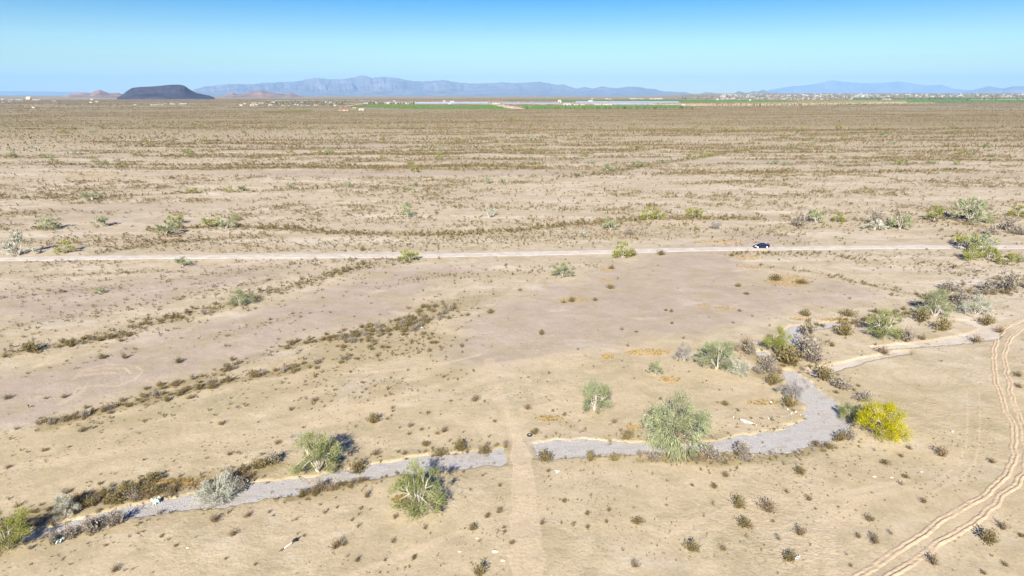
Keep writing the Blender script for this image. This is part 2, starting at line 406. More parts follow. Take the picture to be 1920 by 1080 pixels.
band([(1940, 532), (1860, 545), (1800, 553), (1740, 568)], 3.5, 0.20, 1.7, (0.3, 0.2, 0.5))
band([(1740, 500), (1800, 505), (1860, 520), (1940, 530)], 5.0, 0.10, 1.2, (0.4, 0.2, 0.4))
band([(1740, 580), (1680, 590), (1600, 602), (1530, 612)], 2.2, 0.18, 1.4, (0.55, 0.3, 0.15))
band([(1540, 640), (1500, 655), (1450, 690), (1420, 700)], 1.8, 0.28, 1.5, (0.35, 0.2, 0.45))
band([(1380, 650), (1410, 665), (1440, 690)], 1.8, 0.3, 1.5, (0.35, 0.2, 0.45))
band([(1200, 862), (1300, 858), (1400, 855)], 0.7, 0.5, 1.1, (0.2, 0.4, 0.4))
band([(p[0], p[1]) for p in WASH[:22]], 3.6, 0.16, 0.7, (0.25, 0.65, 0.1))
band([(0, 985), (90, 955), (190, 930), (330, 912), (430, 900)], 2.2, 0.3, 1.0, (0.3, 0.6, 0.1))
band([(1440, 700), (1480, 690), (1560, 700), (1590, 740)], 2.0, 0.12, 1.2, (0.3, 0.3, 0.4))
band([(800, 860), (900, 845), (950, 838)], 1.2, 0.3, 1.0, (0.4, 0.6, 0.0))
band([(1250, 855), (1330, 868), (1420, 860), (1500, 850), (1560, 835)], 0.8, 0.35, 1.0, (0.3, 0.4, 0.3))
for pts in ([(560, 762), (640, 738), (730, 712)], [(600, 702), (700, 672), (770, 655)], [(70, 700), (170, 672), (260, 655)], [(420, 765), (500, 742), (600, 718)], [(150, 800), (260, 782), (340, 765)], [(330, 560), (420, 545), (520, 522)],
            [(0, 560), (110, 548), (230, 540)], [(60, 520), (200, 512), (340, 508)], [(300, 530), (400, 515), (520, 500)], [(700, 540), (800, 520), (880, 512)], [(0, 620), (90, 600), (200, 590)], [(380, 640), (480, 612), (560, 590)], [(680, 745), (780, 722), (860, 700)]):
    band(pts, 1.8, 0.16, 0.75, (0.3, 0.6, 0.1))
# farther drainages
band([(-100, 372), (0, 372), (150, 371), (260, 366), (380, 361)], 3.0, 0.30, 1.4)
band([(430, 362), (560, 356), (640, 352), (760, 349), (900, 347), (1020, 340), (1090, 330)], 2.0, 0.16, 1.4)
band([(1060, 333), (1130, 326), (1200, 312), (1290, 299), (1380, 284), (1470, 274), (1560, 265), (1660, 256), (1800, 247)], 5.0, 0.10, 1.8, (0.75, 0.15, 0.1))
band([(1280, 346), (1400, 340), (1500, 337), (1590, 339)], 3.0, 0.22, 1.4)
band([(1560, 313), (1640, 310), (1750, 305)], 4.0, 0.2, 1.5)
band([(1640, 290), (1740, 286), (1800, 280)], 4.0, 0.12, 1.5)
band([(640, 303), (740, 302), (860, 300)], 4.0, 0.15, 1.5)
band([(300, 297), (480, 292), (640, 290)], 4.0, 0.15, 1.5)
band([(840, 308), (960, 311), (1080, 318)], 5.0, 0.06, 1.4)
band([(0, 292), (60, 294), (200, 287), (300, 286)], 6.0, 0.08, 1.6)
for k in range(60):                            # many thin drainages crossing the plain
    yy = 203 + 125 * (k / 60) ** 1.35 + RNG.uniform(-1.5, 1.5); xa = RNG.uniform(-150, 1500); L = RNG.uniform(300, 1100); sl_ = RNG.uniform(-0.016, 0.003)
    if yy < 212: L *= 1.3
    pts = [(xa + L * t, yy + sl_ * L * t + RNG.uniform(-1, 1) * (yy - 175) * 0.018) for t in np.linspace(0, 1, 7)]
    r_ = HCAM * 1280 / (yy - 175)
    band(pts, 2.5 + r_ / 300, 0.15 if r_ < 900 else 0.06, 1.6 + r_ / 1600, (0.6, 0.4, 0.0))
PAVE = [[(-300, 700), (-300, 800), (0, 792), (100, 778), (250, 735), (420, 690), (560, 640), (700, 602), (780, 560), (800, 525), (900, 505), (960, 495), (860, 492), (760, 500), (650, 522), (560, 560), (440, 588), (300, 622), (200, 660), (60, 690)],
        [(830, 655), (850, 690), (940, 692), (1060, 655), (1180, 640), (1300, 620), (1420, 600), (1500, 575), (1640, 562), (1665, 548), (1560, 530), (1420, 530), (1385, 492), (1340, 478), (1200, 486), (1130, 510), (1020, 540), (960, 560), (900, 600), (850, 630)],
        [(1270, 462), (1300, 446), (1400, 438), (1500, 444), (1520, 456), (1400, 464)],
        [(0, 600), (150, 590), (330, 560), (500, 530), (560, 510), (400, 500), (200, 530), (0, 545)],
        [(1220, 472), (1320, 470), (1380, 478), (1350, 500), (1240, 495)]]
OPEN = [[(830, 655), (850, 690), (940, 692), (1060, 655), (1300, 640), (1420, 600), (1500, 575), (1420, 540), (1340, 470), (1200, 484), (1150, 500), (960, 560), (850, 630)],
        [(1600, 660), (1700, 670), (1800, 650), (1860, 700), (1920, 800), (1940, 900), (1800, 950), (1720, 850), (1560, 690)],
        [(-60, 700), (-60, 790), (120, 770), (420, 690), (700, 600), (790, 550), (650, 530), (440, 600), (200, 665)]]
GOLD = [((1480, 527), 46, 11), ((1405, 502), 26, 3), ((1402, 483), 26, 5), ((1215, 661), 42, 6), ((1075, 562), 32, 5), ((1360, 578), 20, 3), ((1320, 573), 14, 3), ((1140, 505), 14, 4), ((1140, 525), 12, 3),
        ((760, 938), 26, 9), ((1190, 800), 16, 5), ((1255, 712), 20, 6), ((1140, 670), 12, 6), ((860, 858), 60, 4), ((620, 900), 60, 6), ((350, 905), 60, 7), ((1030, 785), 26, 5), ((1430, 755), 30, 5), ((1560, 600), 30, 4), ((1500, 598), 20, 3), ((1350, 452), 35, 3), ((170, 330), 60, 4)]

def zones(x, y):
    """shares of desert pavement, soft sand tracks, litter, dry grass and pinkish soil at ground points"""
    n1 = fbm(x / 9, y / 9, 4, 3) - 0.5; n2 = fbm(x / 9 + 50, y / 9, 4, 5) - 0.5
    px, py = proj(x, y)
    r = np.hypot(x, y)
    pave = np.zeros(x.shape)
    for k in range(4):
        a = k * 1.57 + 0.4; s = 9 + 5 * k
        qx = px + n1 * 90 + s * math.cos(a) * 1.6; qy = py + n2 * 34 + s * math.sin(a) * 0.5
        for p in PAVE: pave += 0.25 * inpoly(qx, qy, p)
    pave = np.clip(pave, 0, 1) * (0.75 + 0.6 * fbm(x / 20, y / 14, 4, 9)).clip(0, 1)
    pink = sstep(104, 190, r + n1 * 60 + x * 0.05)
    pave = np.maximum(pave, 0.8 * sstep(0.58, 0.70, fbm(x / 160, y / 38, 4, 71)) * sstep(230, 300, r))
    track = np.zeros(x.shape)
    near = r < 330
    for l, wd in SOFT_TRACKS:
        d = pdist(x[near], y[near], l); e = 1 - sstep(wd * 0.6, wd * 1.25, d + (n1[near]) * wd * 0.8)
        track[near] = np.maximum(track[near], e * (0.55 if wd > 0.5 else 0.8))
    litter = np.zeros(x.shape)
    for l, hw, dn, size, kw, g in B:
        lo = l.min(0) - 4 * hw - 10; hi = l.max(0) + 4 * hw + 10
        m = (x > lo[0]) & (x < hi[0]) & (y > lo[1]) & (y < hi[1])
        if not m.any(): continue
        d = pdist(x[m], y[m], l) / hw + n1[m] * 1.2
        far = r[m] > 420
        litter[m] = np.maximum(litter[m], (1 - sstep(0.4, 1.5, d)) * np.where(far, 0.85, min(0.75, dn * 2.0)))
    clump2 = sstep(0.40, 0.66, fbm(x / 45, y / 16, 4, 23)) * sstep(0.40, 0.62, fbm(x / 6, y / 5, 3, 29)) * sstep(235, 300, r)
    litter = np.maximum(litter, clump2 * 0.4)
    broad = sstep(0.42, 0.62, fbm(x / 240, y / 55, 5, 31)) * sstep(450, 1500, r)
    litter = np.maximum(litter, broad * 0.5)
    litter = np.maximum(litter, 0.92 * sstep(420, 1300, r))
    litter = np.maximum(litter, (0.85 + 0.15 * sstep(0.4, 0.6, fbm(x / 900, y / 500, 4, 39))) * sstep(1800, 3500, r))
    litter *= 1 - 0.4 * pave
    gold = np.zeros(x.shape)
    for (cx, cy), a, b in GOLD:
        d = np.hypot((px - cx) / a, (py - cy) / b) + n1 * 1.6
        gold = np.maximum(gold, 1 - sstep(0.5, 1.15, d))
    return pave, track * (0.35 + 0.9 * fbm(x / 6, y / 6, 3, 91)).clip(0, 1), litter, gold * 0.8, pink

def height(x, y):
    x = np.asarray(x, float); y = np.asarray(y, float)
    r = np.hypot(x, y)
    z = (0.30 * (fbm(x / 22, y / 22, 3, 41) - 0.5) + 0.10 * (fbm(x / 3.5, y / 3.5, 3, 43) - 0.5)) * (1 - sstep(300, 900, r))
    flat = np.ones(x.shape); near = r < 420
    if near.any():
        xn, yn = x[near], y[near]
        f = sstep(3.2, 8, pdist(xn, yn, ROAD))
        zn = z[near] * f
        dp = pdist(xn, yn, PATH)
        jag = 0.75 * (fbm(xn / 1.6, yn / 1.6, 3, 47) - 0.5)
        for i, (l, hw) in enumerate(WASHES):
            d = pdist(xn, yn, l, hw) + jag
            t = 1 - sstep(0.88, 1.22, d)
            if i == 0: t = t * sstep(1.3, 2.7, dp + jag * 1.2)
            zn = zn * (1 - t) + (-0.40) * t
        z[near] = zn
    return z + far_z(x, y)
def H(x, y): return float(height(np.array([x]), np.array([y]))[0])

# ------------------------------------------------------------------ ground sheet
def build_ground():
    dep = np.radians(np.concatenate([[80, 68, 58, 50, 45, 42], np.arange(40, 15.0, -0.075)]))
    rr = list(HCAM / np.tan(dep))
    ypx = (540 - 0) # finer rows up to the far plain
    p = rr[-1]
    while p < 3200:
        p *= 1 + max(0.004, min(0.03, p / 46 / 683)); rr.append(p)
    while p < 72000: p *= 1.045; rr.append(p)
    rr = np.array(rr)
    az = np.radians(np.concatenate([np.arange(-44, 44.001, 0.09), np.arange(48, 316, 4.0)]))
    A, R = np.meshgrid(az, rr)
    X = R * np.sin(A); Y = R * np.cos(A)
    nr, na = X.shape
    x = np.append(X.ravel(), 0.0); y = np.append(Y.ravel(), 0.0)
    z = height(x, y)
    pave, track, litter, gold, pink = zones(x, y)
    i = np.arange(nr - 1)[:, None] * na; j = np.arange(na)[None, :]; j2 = (j + 1) % na
    F = np.stack([i + j, i + j2, i + na + j2, i + na + j], -1).reshape(-1, 4)[:, ::-1]
    me = np_mesh('ground', np.stack([x, y, z], 1), F, dict(pave=pave, track=track, litter=litter, gold=gold, pink=pink), True)
    o = link('ground', me, M['ground']); tag(o, kind='structure')
    c = nr * na                                # close the small hole right under the camera
    cap = [(c, (k + 1) % na, k) for k in range(na)]
    cv = np.concatenate([np.stack([x[:na], y[:na], z[:na]], 1), [[0, 0, z[-1]]]])
    cm = np_mesh('ground', cv, np.array([(na, (k + 1) % na, k) for k in range(na)]))
    tag(link('ground', cm, M['ground']), kind='structure')
build_ground()

def ribbon(name, line, hw, mat, lift, edge=-0.12, nx=9, zfix=None, wob=0.15, seed=0, wsc=2.2, attrs=None):
    """a strip along a line that rides a little above the ground and dips under it at both ragged edges"""
    line = np.asarray(line)[:, :2]
    t = np.gradient(line, axis=0); t /= np.linalg.norm(t, axis=1)[:, None] + 1e-9
    nrm = np.stack([t[:, 1], -t[:, 0]], 1)
    hw = np.broadcast_to(hw, (len(line),))
    s = np.linspace(-1, 1, nx)
    q = 1 + wob * (fbm(line[:, 0] / wsc, line[:, 1] / wsc, 5, seed) - 0.5) * 2
    P = line[:, None, :] + nrm[:, None, :] * (s[None, :] * hw[:, None] * q[:, None])[:, :, None]
    x = P[..., 0].ravel(); y = P[..., 1].ravel()
    if zfix is None:
        z = height(x, y) + np.tile(np.where(np.abs(s) > 0.999, edge, lift), len(line))
    else: z = np.full(x.shape, zfix) + 0.06 * (fbm(x / 1.5, y / 1.5, 3, 5) - 0.5)
    n = len(line)
    i = np.arange(n - 1)[:, None] * nx; j = np.arange(nx - 1)[None, :]
    F = np.stack([i + j, i + j + 1, i + nx + j + 1, i + nx + j], -1).reshape(-1, 4)[:, ::-1]
    a_ = {k: np.full(len(x), v) for k, v in (attrs or {}).items()}
    return tag(link(name, np_mesh(name, np.stack([x, y, z], 1), F, a_, True), mat), kind='structure')
M['silt'] = dusty_material('wash_silt', (0.47, 0.40, 0.31), (0.57, 0.51, 0.43), 0.4, 0.12)
for i_, (l, hw) in enumerate(WASHES): ribbon('wash_bed', l, hw * 1.28, M['silt' if i_ in (1, 3) else 'gravel'], 0, zfix=-0.20, nx=15, wob=0.0)
ribbon('road', ROAD, 2.9, M['road'], 0.07, -0.12, 13, None, 0.28, 3)
ribbon('path', PATH, 1.7 * sstep(0, 26, np.arange(len(PATH))[::-1] * 0.4) ** 0.6 + 0.05, M['ground'], 0.010, -0.035, 25, None, 0.5, 5, 3.0, dict(track=0.65, pink=0.0))
def rut(line, seed):
    t = np.gradient(line, axis=0); t /= np.linalg.norm(t, axis=1)[:, None] + 1e-9
    nrm = np.stack([t[:, 1], -t[:, 0]], 1)
    prof = [(-1.0, -0.06), (-0.62, 0.05), (-0.42, 0.09), (-0.26, 0.08), (-0.12, 0.015), (0.12, 0.015), (0.22, 0.15), (0.34, 0.17), (0.62, 0.06), (1.0, -0.06)]
    s = np.array([p[0] for p in prof]); h = np.array([p[1] for p in prof]); nx = len(s)
    arc = np.arange(len(line))
    am = np.clip(-0.35 + 1.7 * fbm(arc / 22.0, arc * 0 + seed, 5, seed), 0.05, 0.55); wob = (fbm(arc / 34.0, arc * 0 + 9, 5, seed + 4) - 0.5) * 0.9
    P = line[:, None, :] + nrm[:, None, :] * (s[None, :] * 0.62 + wob[:, None])[:, :, None]
    x = P[..., 0].ravel(); y = P[..., 1].ravel()
    nz = (fbm(x / 0.5, y / 0.5, 3, 77) - 0.5) * 0.10
    z = height(x, y) + (h[None, :] * am[:, None]).ravel() + np.where(np.tile(np.abs(s) > 0.99, len(line)), -0.05, nz * 0.9 + 0.03)
    i = np.arange(len(line) - 1)[:, None] * nx; j = np.arange(nx - 1)[None, :]
    F = np.stack([i + j, i + j + 1, i + nx + j + 1, i + nx + j], -1).reshape(-1, 4)[:, ::-1]
    tag(link('wheel_track', np_mesh('wheel_track', np.stack([x, y, z], 1), F, None, False), M['rut']), kind='structure')
for k, l in enumerate(RUTS): rut(dense(l, 0.12), 11 + k)

# ------------------------------------------------------------------ farm fields on the far plain
def field(px_pts, c, name='field', lift=0.5):
    P = np.array([at(*p) for p in px_pts])
    # outline resampled, filled as a fan of short quads between its lower and upper edge
    n = len(P) // 2; lo = P[:n]; hi = P[n:][::-1]
    V = []; nn = 40; rows = 8
    for k in range(nn + 1):
        t = k / nn * (n - 1); i = min(int(t), n - 2); f = t - i
        a = lo[i] * (1 - f) + lo[i + 1] * f; b = hi[i] * (1 - f) + hi[i + 1] * f
        for q in range(rows + 1):
            p = a * (1 - q / rows) + b * q / rows; V.append((p[0], p[1], far_z(p[0], p[1]) + lift))
    r = rows + 1
    F = [(k * r + q, (k + 1) * r + q, (k + 1) * r + q + 1, k * r + q + 1) for k in range(nn) for q in range(rows)]
    m = dusty_material('crop_' + name, tuple(x * 0.85 for x in c), tuple(x * 1.15 for x in c), 0.01, 0.0)
    tag(link(name, np_mesh(name, V, F), m), kind='structure')
GREEN = (0.085, 0.27, 0.018); DGREEN = (0.06, 0.20, 0.035); STUB = (0.60, 0.47, 0.25); LGREEN = (0.27, 0.36, 0.10)
field([(672, 201), (780, 203.5), (958, 204.8), (953, 197.6), (800, 197.2), (700, 195.8)], GREEN)
field([(985, 204.5), (1150, 204), (1305, 202), (1265, 197.6), (1120, 198), (976, 198)], GREEN)
field([(1055, 192.5), (1200, 191), (1275, 192.5), (1300, 187.5), (1180, 186.5), (1050, 187.8)], DGREEN)
field([(960, 189), (1000, 188.6), (1060, 188.8), (1060, 187), (1000, 187), (940, 187.6)], DGREEN, lift=0.7)
field([(1276, 193.3), (1400, 192.8), (1490, 191.8), (1475, 188.4), (1380, 187.6), (1280, 187.8)], (0.065, 0.24, 0.03))
field([(1280, 199.0), (1500, 197.5), (1760, 194), (1740, 191.2), (1500, 191.9), (1282, 193.5)], STUB)
field([(1490, 191.6), (1620, 191.2), (1700, 190.8), (1700, 187.4), (1600, 188.2), (1500, 189.3)], LGREEN, lift=0.7)
field([(1700, 192.6), (1830, 192.2), (1960, 191.6), (1960, 187.2), (1830, 187.4), (1702, 187.2)], (0.08, 0.26, 0.035), lift=0.9)
field([(1600, 186.8), (1780, 186.4), (1960, 186.0), (1960, 184.2), (1780, 183.6), (1600, 184.0)], DGREEN, lift=0.7)
field([(1820, 187.2), (1890, 187.0), (1960, 187.0), (1960, 185.8), (1890, 185.6), (1820, 185.8)], STUB, lift=1.1)
field([(640, 200), (672, 201), (700, 195.8), (660, 197)], (0.15, 0.19, 0.05), lift=0.9)
field([(700, 194.5), (900, 196.4), (1280, 196.8), (1280, 192.6), (900, 190.2), (700, 190.0)], (0.62, 0.50, 0.36), 'farmyard', 0.35)
field([(955, 204.0), (985, 204.5), (930, 193.8), (908, 193.4)], (0.66, 0.54, 0.40), 'farm_lane', 1.0)
field([(500, 189.4), (600, 189.6), (700, 190.2), (700, 188.8), (600, 188.4), (500, 188.2)], (0.62, 0.64, 0.66), 'canal_bank', 0.8)
field([(640, 200.5), (645, 200.9), (682, 195.3), (676, 195.0)], (0.62, 0.52, 0.36), 'farm_lane', 1.2)
field([(505, 212.5), (560, 211), (590, 206.5), (570, 205.5), (530, 207), (490, 209)], (0.20, 0.19, 0.06), 'green_wash', 0.4)

# ------------------------------------------------------------------ mountains
def ridge(name, prof, r0, r1, r2, mat, seed, power=1.5, gully=0.5, foot=0.0, jag=0.03, step=0.035, rows=30, flat=0.0):
    pr = np.array(prof, float)
    dx, dy, dz = ray(pr[:, 0], pr[:, 1])
    az = np.degrees(np.arctan2(dx, dy)); el = dz / np.hypot(dx, dy)
    A = np.arange(az[0], az[-1], step); E = np.interp(A, az, el)
    s = np.linspace(0, 1, rows)
    V = []
    zc = HCAM + r1 * E
    nA = len(A)
    edge = np.minimum(1, np.minimum(A - A[0], A[-1] - A) / 0.5)
    for q in s:
        if q < 0.6: rr = r0 + (r1 - r0) * q / 0.6; sh = (q / 0.6) ** power
        else: rr = r1 + (r2 - r1) * (q - 0.6) / 0.4; sh = 1 - ((q - 0.6) / 0.4) ** 2
        if flat and q < 0.6: sh = min(1.0, (q / 0.6) / (1 - flat)) ** power
        if flat and q >= 0.6: sh = 1.0 if q < 0.85 else (1 - q) / 0.15
        ar = np.radians(A); x = rr * np.sin(ar); y = rr * np.cos(ar)
        base = -rr * rr / RE2 - 6
        g = np.abs(fbm(A * 0.9 + 31, A * 0 + q * 3.0, 5, seed) - 0.5) * 2
        g2 = np.abs(fbm(A * 3.1, A * 0 + q * 5.0, 4, seed + 5) - 0.5) * 2
        cut = gully * (g * 0.8 + g2 * 0.2) * (4 * sh * (1 - sh)) if sh < 1 else 0
        zz = base + (zc - base) * (sh + foot * (q < 0.6) * (1 - sh) * 0.0) * (1 - cut)
        if abs(q - 0.6) < 0.03: zz = zz + (zc + 3000 * 0 - base) * jag * (fbm(A * 6, A * 0, 4, seed + 9) - 0.5) * edge
        V.append(np.stack([x, y, zz], 1))
    V = np.concatenate(V)
    i = np.arange(rows - 1)[:, None] * nA; j = np.arange(nA - 1)[None, :]
    F = np.stack([i + j, i + j + 1, i + nA + j + 1, i + nA + j], -1).reshape(-1, 4)[:, ::-1]
    return tag(link(name, np_mesh(name, V, F, None, False), mat), kind='structure')
rk = rock_material('mountain_rock', (0.13, 0.13, 0.15), (0.25, 0.235, 0.24), 0.0012)
rkf = rock_material('far_mountain_rock', (0.16, 0.16, 0.17), (0.24, 0.24, 0.25), 0.0008)
rkd = rock_material('haze_blued_basalt', (0.035, 0.038, 0.065), (0.075, 0.07, 0.095), 0.006)  # dark mesa rock with the blue of distant haze mixed into its colour
rkp = rock_material('reddish_rock', (0.17, 0.12, 0.11), (0.32, 0.235, 0.21), 0.006)
ridge('mountains', [(355, 176), (365, 167), (385, 162), (400, 160.5), (430, 157), (470, 157.5), (500, 154.5), (530, 153.5), (560, 152), (592, 145), (620, 148.5), (650, 147.5), (680, 140.5), (698, 146), (720, 143.5), (745, 146), (765, 150.5),
                    (790, 152.5), (835, 149.5), (855, 154), (880, 156.5), (900, 156.5), (940, 154), (960, 155.5), (985, 155), (998, 153.5), (1015, 153), (1045, 159), (1055, 157.5), (1070, 163), (1082, 166), (1097, 162.8), (1112, 166), (1130, 162), (1150, 165),
                    (1165, 164), (1185, 161.8), (1205, 164), (1215, 166.5), (1226, 166.5), (1245, 171.5), (1285, 172.5), (1300, 177)], 27000, 36000, 42000, rk, 101, 1.7, 0.75, jag=0.08)
ridge('far_mountains', [(1425, 177), (1442, 168.5), (1480, 162), (1500, 161), (1530, 157), (1560, 150.5), (1600, 155), (1620, 156), (1640, 156), (1686, 152.5), (1720, 158), (1740, 160), (1765, 158.5), (1790, 167), (1830, 169.5), (1850, 176)], 56000, 62000, 68000, rkf, 131, 1.5, 0.4)
ridge('far_mountains', [(1800, 176), (1830, 167), (1855, 161.5), (1880, 166), (1902, 161.5), (1930, 161), (1960, 168), (2010, 176)], 40000, 45000, 50000, rkf, 137, 1.5, 0.5)
ridge('far_mountains', [(-80, 174), (0, 171), (60, 171), (120, 172), (170, 173), (220, 176)], 50000, 58000, 64000, rkf, 139, 1.5, 0.4)
ridge('hill', [(1374, 177), (1385, 170.5), (1398, 174), (1404, 174), (1412, 170.5), (1420, 172), (1431, 167.8), (1441, 172.5), (1455, 173), (1480, 177)], 24000, 26500, 28000, rkf, 141, 1.3, 0.4)
ridge('hill', [(1310, 177), (1322, 172.5), (1335, 173), (1345, 177)], 33000, 36500, 38000, rkf, 142, 1.3, 0.4)
ridge('mesa', [(219, 184), (227, 180), (236, 172), (247, 165), (262, 163.3), (290, 162), (305, 160.5), (322, 159), (338, 159), (346, 161), (356, 168), (368, 174), (380, 177), (392, 179.5), (402, 184)], 6500, 7150, 8600, rkd, 151, 0.8, 0.32, jag=0.01, step=0.02, flat=0.25)
ridge('hill', [(118, 182), (130, 176), (150, 174), (168, 174.5), (178, 170), (186, 168), (194, 171), (204, 174.5), (222, 174), (240, 180)], 9500, 10200, 11000, rkp, 161, 1.2, 0.4, step=0.02)
ridge('hill', [(412, 183), (424, 177), (436, 173.5), (446, 176.5), (458, 176), (470, 171), (484, 169.5), (490, 169), (503, 171.5), (518, 175.5), (533, 176.5), (545, 174), (556, 178), (570, 182)], 9800, 10600, 11400, rkp, 163, 1.2, 0.4, step=0.02)

# ------------------------------------------------------------------ air
lim = 76000
hb = MB(); hb.box(-lim, lim, -lim, lim, -460, 1750)
hz = hb.build('haze', [])
hm = bpy.data.materials.new('haze_air'); hm.use_nodes = True
hn = hm.node_tree; hn.nodes.remove(hn.nodes['Principled BSDF'])
pv = hn.nodes.new('ShaderNodeVolumePrincipled')
pv.inputs['Density'].default_value = HAZE_DENSITY
pv.inputs['Color'].default_value = (0.33, 0.62, 1.0, 1)
hn.links.new(pv.outputs[0], hn.nodes['Material Output'].inputs['Volume'])
hz.data.materials.append(hm); tag(hz, kind='stuff')

# ------------------------------------------------------------------ plant shapes
def shrub_template(seed, stems, leaves, leafsize, hgt=0.62, open_=0.5, stemw=0.010):
    """unit-width shrub: thin stems fanned out from the root and small leaf faces at their ends"""
    g = np.random.default_rng(seed); V = []; T = []
    n = max(stems, 1)
    a = g.uniform(0, 2 * math.pi, n); e = np.radians(g.uniform(18, 88, n)); L = g.uniform(0.7, 1.05, n)
    tip = np.stack([np.cos(a) * np.cos(e) * 0.5 * L, np.sin(a) * np.cos(e) * 0.5 * L, np.sin(e) * hgt * L + 0.02], 1)
    rootp = g.normal(0, 0.05, (n, 3)); rootp[:, 2] = -0.03
    if stems:
        side = np.cross(tip - rootp, g.normal(0, 1, (n, 3))); side /= np.linalg.norm(side, axis=1)[:, None]
        for k in range(stems):
            V += [rootp[k] - side[k] * stemw, rootp[k] + side[k] * stemw, tip[k]]; T += [g.uniform(0, 0.25)] * 3
    k = g.integers(0, n, leaves); f = g.uniform(open_, 1.05, leaves)
    c = rootp[k] + (tip[k] - rootp[k]) * f[:, None] + g.normal(0, 0.045, (leaves, 3)); c[:, 2] = np.maximum(c[:, 2], 0.02)
    d = (tip[k] - rootp[k]); d /= np.linalg.norm(d, axis=1)[:, None]; d = d + g.normal(0, 0.5, (leaves, 3)); d /= np.linalg.norm(d, axis=1)[:, None]
    s = np.cross(d, g.normal(0, 1, (leaves, 3))); s /= np.linalg.norm(s, axis=1)[:, None]
    ls = leafsize * g.uniform(0.6, 1.4, leaves)[:, None]
    tv = np.stack([c - s * ls * 0.32, c + s * ls * 0.32, c + d * ls], 1).reshape(-1, 3)
    tt = np.repeat(g.uniform(0.45, 1.0, leaves), 3)
    V = np.concatenate([np.array(V).reshape(-1, 3), tv]); T = np.concatenate([np.array(T), tt])
    return V, T
NT = 6
TPL = {  # near / middle / far detail for the scattered mass
    'creosote': [[shrub_template(s, 14, 60, 0.15, 0.62) for s in range(NT)], [shrub_template(s + 20, 3, 22, 0.27, 0.6) for s in range(NT)], [shrub_template(s + 40, 0, 8, 0.48, 0.55) for s in range(NT)]],
    'dry': [[shrub_template(s + 60, 26, 30, 0.11, 0.5, 0.3, 0.012) for s in range(NT)], [shrub_template(s + 80, 6, 15, 0.26, 0.5) for s in range(NT)], [shrub_template(s + 90, 0, 7, 0.48, 0.5) for s in range(NT)]],
    'grey': [[shrub_template(s + 100, 40, 60, 0.12, 0.62, 0.3, 0.012) for s in range(NT)], [shrub_template(s + 120, 8, 20, 0.25, 0.6) for s in range(NT)], [shrub_template(s + 140, 0, 8, 0.45, 0.55) for s in range(NT)]],
}
def tri_mesh(name, V, T):
    F = np.arange(len(V), dtype=np.int32).reshape(-1, 3)
    return np_mesh(name, V, F, dict(tint=T))

# ------------------------------------------------------------------ shrubs: hand-placed, along the drainages and over the open ground
S = []   # x, y, width, kind
def put(lst, kind):
    for px, py, wp in lst:
        x, y = at(px, py); S.append((x, y, max(0.4, wp * mpx(px, py)), kind, 1))
put([(700, 792, 35), (1003, 813, 24), (1175, 822, 42), (825, 850, 38), (863, 843, 40), (908, 847, 46), (798, 836, 24), (670, 882, 48), (1022, 860, 46), (1107, 863, 32), (1152, 863, 30), (886, 994, 26), (914, 971, 16), (960, 1021, 16),
     (900, 1080, 40), (1028, 884, 16), (1058, 942, 16), (1137, 981, 14), (1102, 991, 14), (1195, 980, 32), (1142, 958, 12), (1300, 862, 20), (1555, 840, 24), (1530, 833, 32), (1360, 760, 20), (1360, 892, 20), (1338, 914, 22), (1298, 910, 12),
     (1500, 886, 30), (1385, 950, 42), (1395, 985, 40), (1480, 1050, 42), (1660, 869, 26), (1698, 896, 18), (1855, 1016, 55), (1297, 1031, 42), (1072, 566, 22), (1057, 568, 14), (1116, 564, 14), (1144, 541, 20), (1147, 504, 18), (1015, 628, 20),
     (920, 588, 20), (1384, 537, 16), (1400, 552, 16), (1503, 532, 28), (1455, 525, 34), (1478, 682, 62), (1545, 712, 55), (1728, 602, 52), (1450, 720, 44), (1480, 762, 44), (1590, 592, 44), (1515, 628, 50), (1585, 628, 50), (1510, 592, 30), (1765, 620, 44),
     (1260, 607, 11), (1248, 583, 10), (1259, 585, 11), (1193, 623, 10), (233, 672, 20), (335, 680, 26), (190, 672, 26), (60, 660, 60), (1185, 480, 30), (1240, 478, 26), (680, 470, 18), (1372, 480, 16), (1850, 608, 36), (1575, 825, 34)], 'creosote')
put([(402, 977, 38), (465, 968, 28), (437, 1003, 32), (630, 1027, 42), (215, 1070, 38), (726, 787, 14), (770, 800, 22), (790, 807, 16), (833, 810, 28), (927, 791, 16), (988, 767, 28), (890, 752, 28), (845, 753, 14), (736, 766, 14), (1152, 792, 22),
     (705, 852, 28), (758, 852, 20), (757, 864, 14), (948, 838, 16), (688, 932, 28), (937, 912, 16), (935, 962, 22), (945, 991, 16), (797, 992, 18), (660, 976, 14), (737, 1017, 20), (670, 1052, 24), (722, 1051, 12), (645, 1022, 18), (1017, 983, 22),
     (1250, 947, 12), (1190, 1062, 32), (1517, 937, 24), (1440, 957, 52), (1500, 1000, 42), (1355, 1030, 28), (1630, 976, 28), (1610, 1007, 28), (1640, 1017, 44), (1690, 856, 18), (1765, 854, 46), (1860, 867, 24), (1732, 942, 26), (1880, 992, 36),
     (1915, 1007, 28), (1595, 1061, 16), (1750, 1057, 40), (1845, 1077, 24), (1885, 1062, 20), (1655, 662, 48), (1910, 706, 34), (1910, 727, 24), (1730, 637, 28), (1875, 622, 28), (1830, 640, 46), (1400, 648, 34), (120, 745, 22), (85, 747, 14), (12, 748, 30),
     (155, 808, 26), (82, 845, 20), (130, 838, 14), (520, 832, 24), (445, 850, 14), (430, 853, 22), (568, 802, 12), (545, 770, 20), (590, 752, 24), (270, 790, 16), (415, 797, 22), (1166, 619, 14), (1387, 584, 14), (1375, 606, 14), (975, 545, 16), (15, 876, 24)], 'dry')
